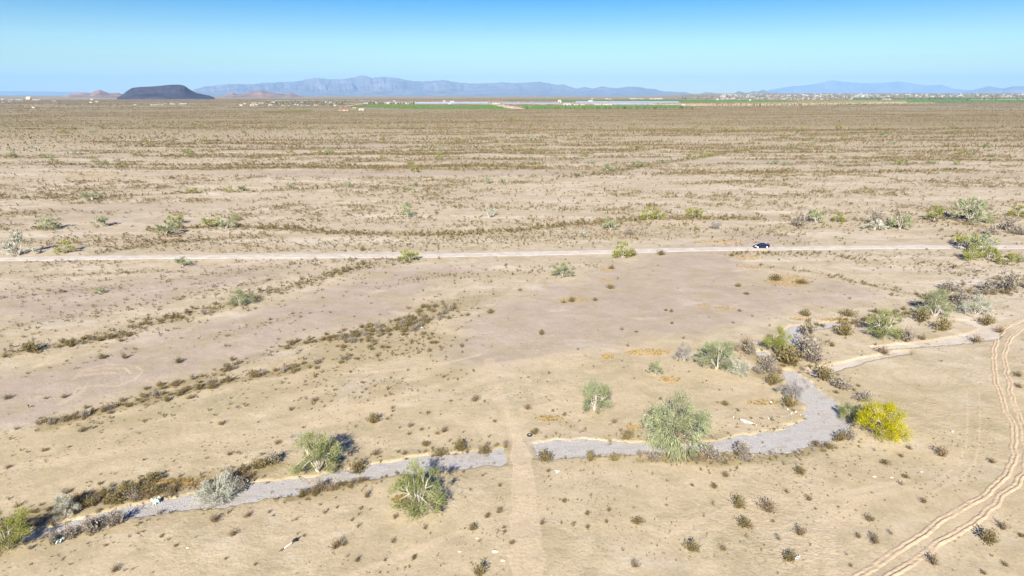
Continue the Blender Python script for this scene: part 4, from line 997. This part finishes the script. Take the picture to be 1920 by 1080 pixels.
# ------------------------------------------------------------------ things lying about
def place(px, py): x, y = at(px, py); return x, y, H(x, y)
x, y, z = place(993, 817)
t = empty('old_tyre', (x, y, z), 0.3); tag(t, 'old black car tyre lying flat on the sand just above the gravel wash', 'tyre')
mb = MB(); n1, n2 = 28, 10; vs = []; R0, r0 = 0.27, 0.115
for i in range(n1):
    for j in range(n2):
        a = 2 * math.pi * i / n1; b_ = 2 * math.pi * j / n2; rr = R0 + r0 * math.cos(b_); vs.append((rr * math.cos(a), rr * math.sin(a), 0.13 + 0.13 * math.sin(b_)))
mb.add(vs, [(i * n2 + j, ((i + 1) % n1) * n2 + j, ((i + 1) % n1) * n2 + (j + 1) % n2, i * n2 + (j + 1) % n2) for i in range(n1) for j in range(n2)])
mb.build('casing', M['rubber'], t, True)
mb = MB(); mb.tube([(0, 0, 0.02), (0, 0, 0.20)], 0.21, 20); mb.build('hub', M['darkhole'], t)
x, y, z = place(1402, 792)
t = empty('fallen_log', (x, y, z), math.radians(-38), 0.62); tag(t, 'white bleached log lying on litter above the gravel wash bend', 'log')
mb = MB(); mb.tube([(-1.9, 0.1, 0.28), (-1.2, 0.0, 0.30), (-0.3, -0.12, 0.26), (0.6, 0.02, 0.22), (1.5, 0.1, 0.16), (2.1, 0.0, 0.08)], [0.15, 0.22, 0.21, 0.19, 0.14, 0.04], 9); mb.build('trunk', M['wood'], t, True)
mb = MB(); mb.tube([(-2.15, 0.15, 0.24), (-1.88, 0.1, 0.28)], [0.10, 0.17], 8); mb.build('burnt_end', M['char'], t)
mb = MB(); mb.tube([(-1.2, -0.1, 0.25), (-0.7, -0.5, 0.12), (-0.2, -0.6, 0.05)], [0.07, 0.05, 0.02], 6); mb.build('branch', M['wood'], t)
x, y, z = place(541, 1024)
t = empty('charred_snag', (x, y, z), math.radians(52), 0.62); tag(t, 'broken snag with charred tips and pale middle on open sand near the bottom', 'dead branch')
mb = MB(); mb.tube([(-0.9, 0, 0.10), (-0.3, 0.06, 0.22), (0.4, -0.03, 0.35), (0.9, 0.0, 0.45)], [0.05, 0.08, 0.09, 0.07], 7); mb.build('stem', M['wood'], t, True)
mb = MB(); mb.tube([(0.8, 0, 0.42), (1.2, 0.05, 0.55), (1.9, 0.1, 0.75)], [0.12, 0.24, 0.05], 7); mb.tube([(1.0, 0, 0.45), (1.35, -0.35, 0.5)], [0.12, 0.12], 6); mb.build('charred_top', M['char'], t)
mb = MB(); mb.tube([(-0.85, 0, 0.10), (-1.2, 0.15, 0.12), (-1.9, 0.05, 0.04)], [0.09, 0.06, 0.02], 6); mb.tube([(-1.0, 0.05, 0.1), (-1.6, -0.25, 0.04)], [0.05, 0.02], 5); mb.build('charred_foot', M['char'], t)
def sheet(name, px, py, a, b, mat, label, cat, seed, lift=0.3, n=10):
    g = np.random.default_rng(seed); x, y, z = place(px, py); V = []
    for lay in (0, 1):
        for i in range(n + 1):
            for j in range(n + 1):
                u = (i / n - 0.5) * a; v = (j / n - 0.5) * b
                V.append((u + 0.1 * a * math.sin(j * 1.3 + seed), v + 0.1 * b * math.sin(i * 1.7), 0.04 + lift * (0.5 + 0.5 * math.sin(i * 0.7 + seed) * math.cos(j * 0.6 + seed * 2)) + 0.25 * lift * math.sin(i * 2.1 + j * 1.7) - 0.02 * lay))
    m = n + 1; F = []
    for lay in (0, 1):
        for i in range(n):
            for j in range(n):
                q = [lay * m * m + i * m + j, lay * m * m + (i + 1) * m + j, lay * m * m + (i + 1) * m + j + 1, lay * m * m + i * m + j + 1]; F.append(q if lay == 0 else q[::-1])
    o = link(name, np_mesh(name, V, F, None, True), mat); o.location = (x, y, z + 0.02); o.rotation_euler = (0, 0, seed * 0.7)
    return tag(o, label, cat)
sheet('plastic_sheet', 293, 941, 0.85, 0.6, M['silverbox'], 'crumpled pale green plastic sheet caught at the upper wash edge on the left', 'plastic sheet', 1, 0.75)
sheet('plastic_sheet', 113, 1018, 0.8, 0.4, M['silverbox'], 'smaller pale green plastic scrap under the silvery brush near the left edge', 'plastic sheet', 2, 0.3)
sheet('white_rag', 1495, 1048, 0.30, 0.8, M['paper'], 'small white rag lying against a dark bush near the bottom right', 'rag', 3, 0.2)
for k, (a, b, c_, l) in enumerate([(1512, 777, 0.5, 'white scrap of litter on the left edge of the gravel wash bend'), (1484, 776, 0.45, 'larger white scrap of litter below the bare grey tree'), (1492, 773, 0.35, 'white scrap of litter in the middle of the litter pile'),
                                   (1501, 779, 0.35, 'white scrap of litter at the right of the litter pile'), (1478, 769, 0.3, 'white scrap at the upper left of the litter pile'), (1446, 755, 0.4, 'bluish white scrap alone on sand left of the bare grey tree'),
                                   (1441, 786, 0.25, 'tiny white scrap right of the bleached log'), (1376, 783, 0.4, 'white scrap left of the bleached log'), (1417, 817, 0.5, 'flat white scrap between the bleached log and gravel wash'),
                                   (1786, 810, 0.3, 'tiny white scrap on open sand right of the bright yellow tree'), (1046, 885, 0.6, 'pale scrap below the gravel wash right of the sandy path'), (790, 615, 0.5, 'pale scrap in the dense diagonal brush')]):
    sheet('litter_scrap', a, b, c_, c_ * 0.7, M['paper'], l, 'litter', k + 4, 0.16, 5)
for k, (a, b, s_) in enumerate([(928, 1035, 0.55), (943, 1052, 0.4), (895, 1010, 0.3), (1728, 884, 0.3), (820, 928, 0.3), (352, 1027, 0.3), (862, 1035, 0.3), (1640, 893, 0.4), (1672, 895, 0.35)]):
    g = np.random.default_rng(k + 60); mb = MB(); rings = []
    for zz, rr in ((-0.1, 0.9), (0.12, 1.0), (0.3, 0.75), (0.4, 0.35)):
        rings.append([(math.cos(i * 0.785) * rr * g.uniform(0.8, 1.2), math.sin(i * 0.785) * 0.7 * rr * g.uniform(0.8, 1.2), zz * 0.8 * g.uniform(0.8, 1.2)) for i in range(8)])
    mb.loft(rings); o = mb.build('rock', M['stone']); o.location = place(a, b); o.scale = (s_ * 0.7,) * 3
    tag(o, 'pale flat rock on the sand, ' + ['largest of those left of the sandy path', 'lowest one left of the sandy path', 'beside a creosote bush left of the sandy path', 'right of the open sand by the curved tracks', 'below the green tree shadow',
                                            'near the bottom left on open sand', 'left of the two largest pale rocks', 'left of two below the yellow tree', 'right of two below the yellow tree'][k], 'rock')
x, y, z = place(5, 478)
mb = MB(); mb.tube([(0, 0, -0.2), (0.02, 0, 1.5)], [0.09, 0.08], 8); mb.tube([(0.02, 0, 1.5), (0.02, 0, 1.56)], [0.10, 0.06], 8)
o = mb.build('marker_post', M['white']); o.location = (x, y, z); tag(o, 'slim white marker post beside the road at the left edge', 'post')
x, y, z = place(931, 1003)
mb = MB(); mb.tube([(0, 0, 0.02), (0.15, 0.35, 0.1), (0.1, 0.8, 0.16)], [0.04, 0.035, 0.02], 6); mb.tube([(0.15, 0.35, 0.1), (0.35, 0.5, 0.2)], [0.025, 0.01], 5)
o = mb.build('fallen_stick', M['bark_dark']); o.location = (x, y, z); tag(o, 'thin dark stick lying on the sand left of the sandy path', 'stick')

# ------------------------------------------------------------------ farm and town buildings
def house_mesh(wd, dp, ht, roof, wallm, roofm):
    a = MB(); a.box(-wd / 2, wd / 2, -dp / 2, dp / 2, -0.5, ht)
    w_ = a.mesh('walls', [wallm])
    b = MB(); e = 0.5
    b.add([(-wd / 2 - e, -dp / 2 - e, ht + 0.02), (wd / 2 + e, -dp / 2 - e, ht + 0.02), (wd / 2 + e, dp / 2 + e, ht + 0.02), (-wd / 2 - e, dp / 2 + e, ht + 0.02), (-wd / 2 - e, 0, ht + roof), (wd / 2 + e, 0, ht + roof)],
          [(0, 1, 5, 4), (2, 3, 4, 5), (1, 2, 5), (3, 0, 4), (0, 3, 2, 1)])
    return w_, b.mesh('roof', [roofm])
def building(px, py, wp, hp, wallm, roofm, label, name='farm_building', depth=0.5, roofshare=0.35, group=None, cat='building', door=True):
    x, y = at(px, py); s = (y * CP + HCAM * SP) / FPX; W = wp * s; Ht = max(hp * s, 2.6)
    dp = max(min(W * depth, 60), 6)
    wm, rm = house_mesh(W, dp, Ht * (1 - roofshare), Ht * roofshare, M[wallm], M[roofm])
    o = empty(name, (x, y, float(far_z(x, y))), -math.atan2(x, y) * 0.3); tag(o, label, cat, group)
    link('walls', wm, None, o); link('roof', rm, None, o)
    if door:
        d = MB(); nn = max(1, int(W / 12))
        for k in range(nn):
            c = -W / 2 + W * (k + 0.5) / nn; d.box(c - min(3, W / nn * 0.3), c + min(3, W / nn * 0.3), -dp / 2 - 0.06, -dp / 2 + 0.1, 0, Ht * (1 - roofshare) * 0.7)
        link('doors' if nn > 1 else 'door', d.mesh('door', [M['shadewall']]), None, o)
    return o
building(847, 195.6, 137, 3.8, 'shadewall', 'roofwhite', 'longest pale metal barn roof left of the farm lane', 'barn', 0.2, 0.6, door=False)
building(1175, 193.4, 190, 3.2, 'shadewall', 'roofwhite', 'long pale metal barn roof at the back of the right farmyard', 'barn', 0.2, 0.6, door=False)
building(995, 195.4, 105, 2.6, 'shadewall', 'roofwhite', 'low long shade roof just right of the farm lane', 'barn', 0.2, 0.6, door=False)
building(1185, 196.6, 70, 2.4, 'shadewall', 'roofwhite', 'low long shade roof at the front of the right farmyard', 'barn', 0.2, 0.6, door=False)
building(1049, 192.5, 5.5, 5.0, 'cream', 'cream', 'square tan tower standing behind the farmyard', 'farm_tower', 1.0, 0.1)
building(1107, 192.5, 8, 4.5, 'white', 'roofwhite', 'white block with pale roof beside the long back barn', 'farm_building', 0.8, 0.3)
building(1063, 197.6, 14, 4.0, 'white', 'roofwhite', 'bright white shed at the front of the farmyard, right of the tower', 'shed', 0.6, 0.3)
building(930, 195.5, 15, 2.8, 'white', 'roofwhite', 'white shed at the right end of the longest barn', 'shed', 0.6, 0.3)
building(843, 196.4, 6, 3.2, 'white', 'roofwhite', 'white shed standing in front of the middle of the longest barn', 'shed', 0.8, 0.3)
building(833, 192, 4, 3.4, 'white', 'cream', 'small cream block behind the longest barn, left one', 'farm_building', 0.9, 0.3)
building(848, 192, 8, 2.8, 'white', 'roofwhite', 'small white block behind the longest barn, right one', 'farm_building', 0.9, 0.3)
building(645, 207.6, 17, 3.4, 'tan', 'roofred', 'house with a red roof at the left edge of the green field', 'house', 0.5, 0.5)
building(678, 207.8, 9, 4.6, 'white', 'cream', 'white house just right of the red roofed house', 'house', 0.8, 0.3)
building(665, 203, 6, 2.0, 'tan', 'tan', 'small tan shed behind the red roofed house', 'shed', 0.8, 0.3)
building(54, 187.6, 7, 6.0, 'tan', 'tan', 'tall tan building on the far plain near the left edge', 'house', 0.8, 0.6)
FARM = [(705, 195, 9, 3), (727, 195, 13, 3.6), (745, 195.2, 9, 3.4), (764, 195.4, 10, 3), (739, 190.6, 5, 2), (686, 194.8, 8, 2.4), (1080, 197.4, 8, 2.2), (1092, 197.5, 7, 2.4), (1120, 197.2, 12, 2.4), (1133, 197, 8, 2), (1142, 197, 10, 2), (1018, 197.0, 12, 1.8),
        (1187, 186, 14, 1.8), (1202, 186, 9, 1.6), (1233, 186.2, 16, 2.2), (1110, 186, 4, 1.6), (1137, 186.4, 6, 1.8), (1144, 186.6, 5, 1.6), (1280, 197.8, 6, 2.6), (1220, 186.2, 6, 1.8),
        (344, 196, 14, 2.4), (322, 196, 5, 2), (326, 196, 4, 1.8), (312, 195.6, 7, 1.5), (290, 197.6, 12, 1.8), (303, 196.4, 9, 1.6), (254, 198, 4.5, 2.2), (452, 198.6, 5.5, 2.6), (459, 195.4, 4, 2), (473, 198.2, 8, 2.8), (481, 198, 5, 2.4), (477, 194, 8, 1.6),
        (508, 198, 8.5, 2.2), (513, 192.6, 7, 2.2), (531, 198.2, 6, 1.6), (541, 198, 6, 1.4), (556, 198, 8, 2.6), (567, 198.2, 8, 1.8), (578, 198, 9, 1.4), (592, 198, 5.5, 2), (611, 193, 4, 2.4), (620, 193.5, 4, 2.8), (628, 198.4, 4, 2), (639, 201, 3, 1.6),
        (490, 193.8, 9, 1.4), (567, 192.4, 4, 1.5), (172, 187.6, 5, 2.2), (170, 193, 5, 2.2), (182, 191.6, 4.5, 2), (63, 202.4, 4.5, 2.6), (7, 193, 7, 1.6), (5, 187.2, 3, 2), (22, 188, 7, 1.4), (38, 188, 12, 1.8), (70, 188, 14, 1.6), (17, 190.8, 3, 1.4), (102, 190, 7, 1.4),
        (1345, 187.8, 4, 1.8), (1406, 189, 3.5, 2.4), (1658, 187, 11, 2.2), (1668, 187.2, 5, 2)]
ROWS = ['left third', 'middle third', 'right third']
for k, (a, b, c_, d_) in enumerate(FARM):
    wl = ['white', 'white', 'cream', 'white', 'tan'][k % 5]; rf = ['roofwhite', 'white', 'roofwhite', 'cream', 'roofwhite', 'roofgrey'][k % 6]
    colr = {'white': 'white', 'cream': 'cream', 'tan': 'tan'}[wl]
    building(a, b, c_, d_, wl, rf, '%s farm building %s, number %d from the left on the far plain' % (colr, 'with grey roof' if rf == 'roofgrey' else 'with pale roof', 1 + sum(1 for q in FARM if q[0] < a)), 'farm_building', 0.6, 0.35, 'farm buildings scattered on the far plain', 'building', c_ > 6)
# town: one small house of each kind, then copies
hp_ = []
for k, (wl, rf, wd) in enumerate([('white', 'roofwhite', 20), ('white', 'roofgrey', 18), ('cream', 'roofwhite', 22), ('white', 'white', 26), ('tan', 'roofred', 18), ('cream', 'cream', 20)]):
    a, b = house_mesh(wd, 12, 3.8, 2.4, M[wl], M[rf])
    hp_.append((a, b, ('white', 'white', 'cream', 'white', 'tan', 'cream')[k], ('pale', 'grey', 'pale', 'white', 'red', 'cream')[k]))
g = random.Random(9)
for k in range(250):
    if k < 110: px = g.uniform(1345, 1640) if g.random() < 0.75 else g.uniform(1285, 1920); py = g.uniform(182.0, 187.0)
    else: px = g.uniform(1350, 1935); py = g.uniform(176.0, 182.0)
    if px > 1600 and py > 182.5: py = g.uniform(177, 182.5)
    x, y = at(px, py); a, b, cw, cr = hp_[g.randrange(6)]
    sc_ = g.uniform(0.6, 1.15) * (0.9 if py > 182 else 1.3)
    o = empty('town_house', (x, y, float(far_z(x, y))), g.uniform(-0.3, 0.3), sc_)
    tag(o, '%s town house with a %s roof in the town along the right horizon' % (cw, cr), 'house', '%s town houses with %s roofs' % (cw, cr))
    for nm, me in (('walls', a), ('roof', b)):
        c = bpy.data.objects.new(nm, me); col.objects.link(c); c.parent = o
# the trees around the town and farms, a distant mass
tx, ty, tw = [], [], []
for k in range(1500):
    u = g.random()
    if u < 0.62: px = g.uniform(1270, 1940); py = g.uniform(175.8, 187.2)
    elif u < 0.66: px = g.uniform(1330, 1700); py = g.uniform(197.4, 199)
    elif u < 0.80: px = g.uniform(500, 660); py = g.uniform(190, 199)
    elif u < 0.84: px = g.uniform(980, 1310); py = g.uniform(204.2, 205.5)
    elif u < 0.94: px = g.uniform(690, 780); py = g.uniform(194, 196.5)
    else: px = g.uniform(1640, 1940); py = g.uniform(184, 193)
    x, y = at(px, py); tx.append(x); ty.append(y); tw.append(g.uniform(8, 16) if py < 190 else g.uniform(5, 11))
tx = np.array(tx); ty = np.array(ty); tw = np.array(tw)
V, T = shrub_template(400, 0, 26, 0.30, 0.75, 0.2)
n = len(tx); ang = RNG.uniform(0, 6.28, n); c = np.cos(ang)[:, None]; q = np.sin(ang)[:, None]; tz = far_z(tx, ty)[:, None]; tw = tw[:, None]
GV = np.stack([(V[None, :, 0] * c - V[None, :, 1] * q) * tw + tx[:, None], (V[None, :, 0] * q + V[None, :, 1] * c) * tw + ty[:, None], V[None, :, 2] * tw + tz], 2).reshape(-1, 3)
dm = foliage_material('distant_tree_foliage', (0.04, 0.05, 0.02), (0.07, 0.085, 0.035), (0.13, 0.15, 0.06))
tag(link('distant_trees', tri_mesh('distant_trees', GV, np.tile(T[None, :], (n, 1)).ravel()), dm), kind='stuff')
print('objects', len(sc.objects))
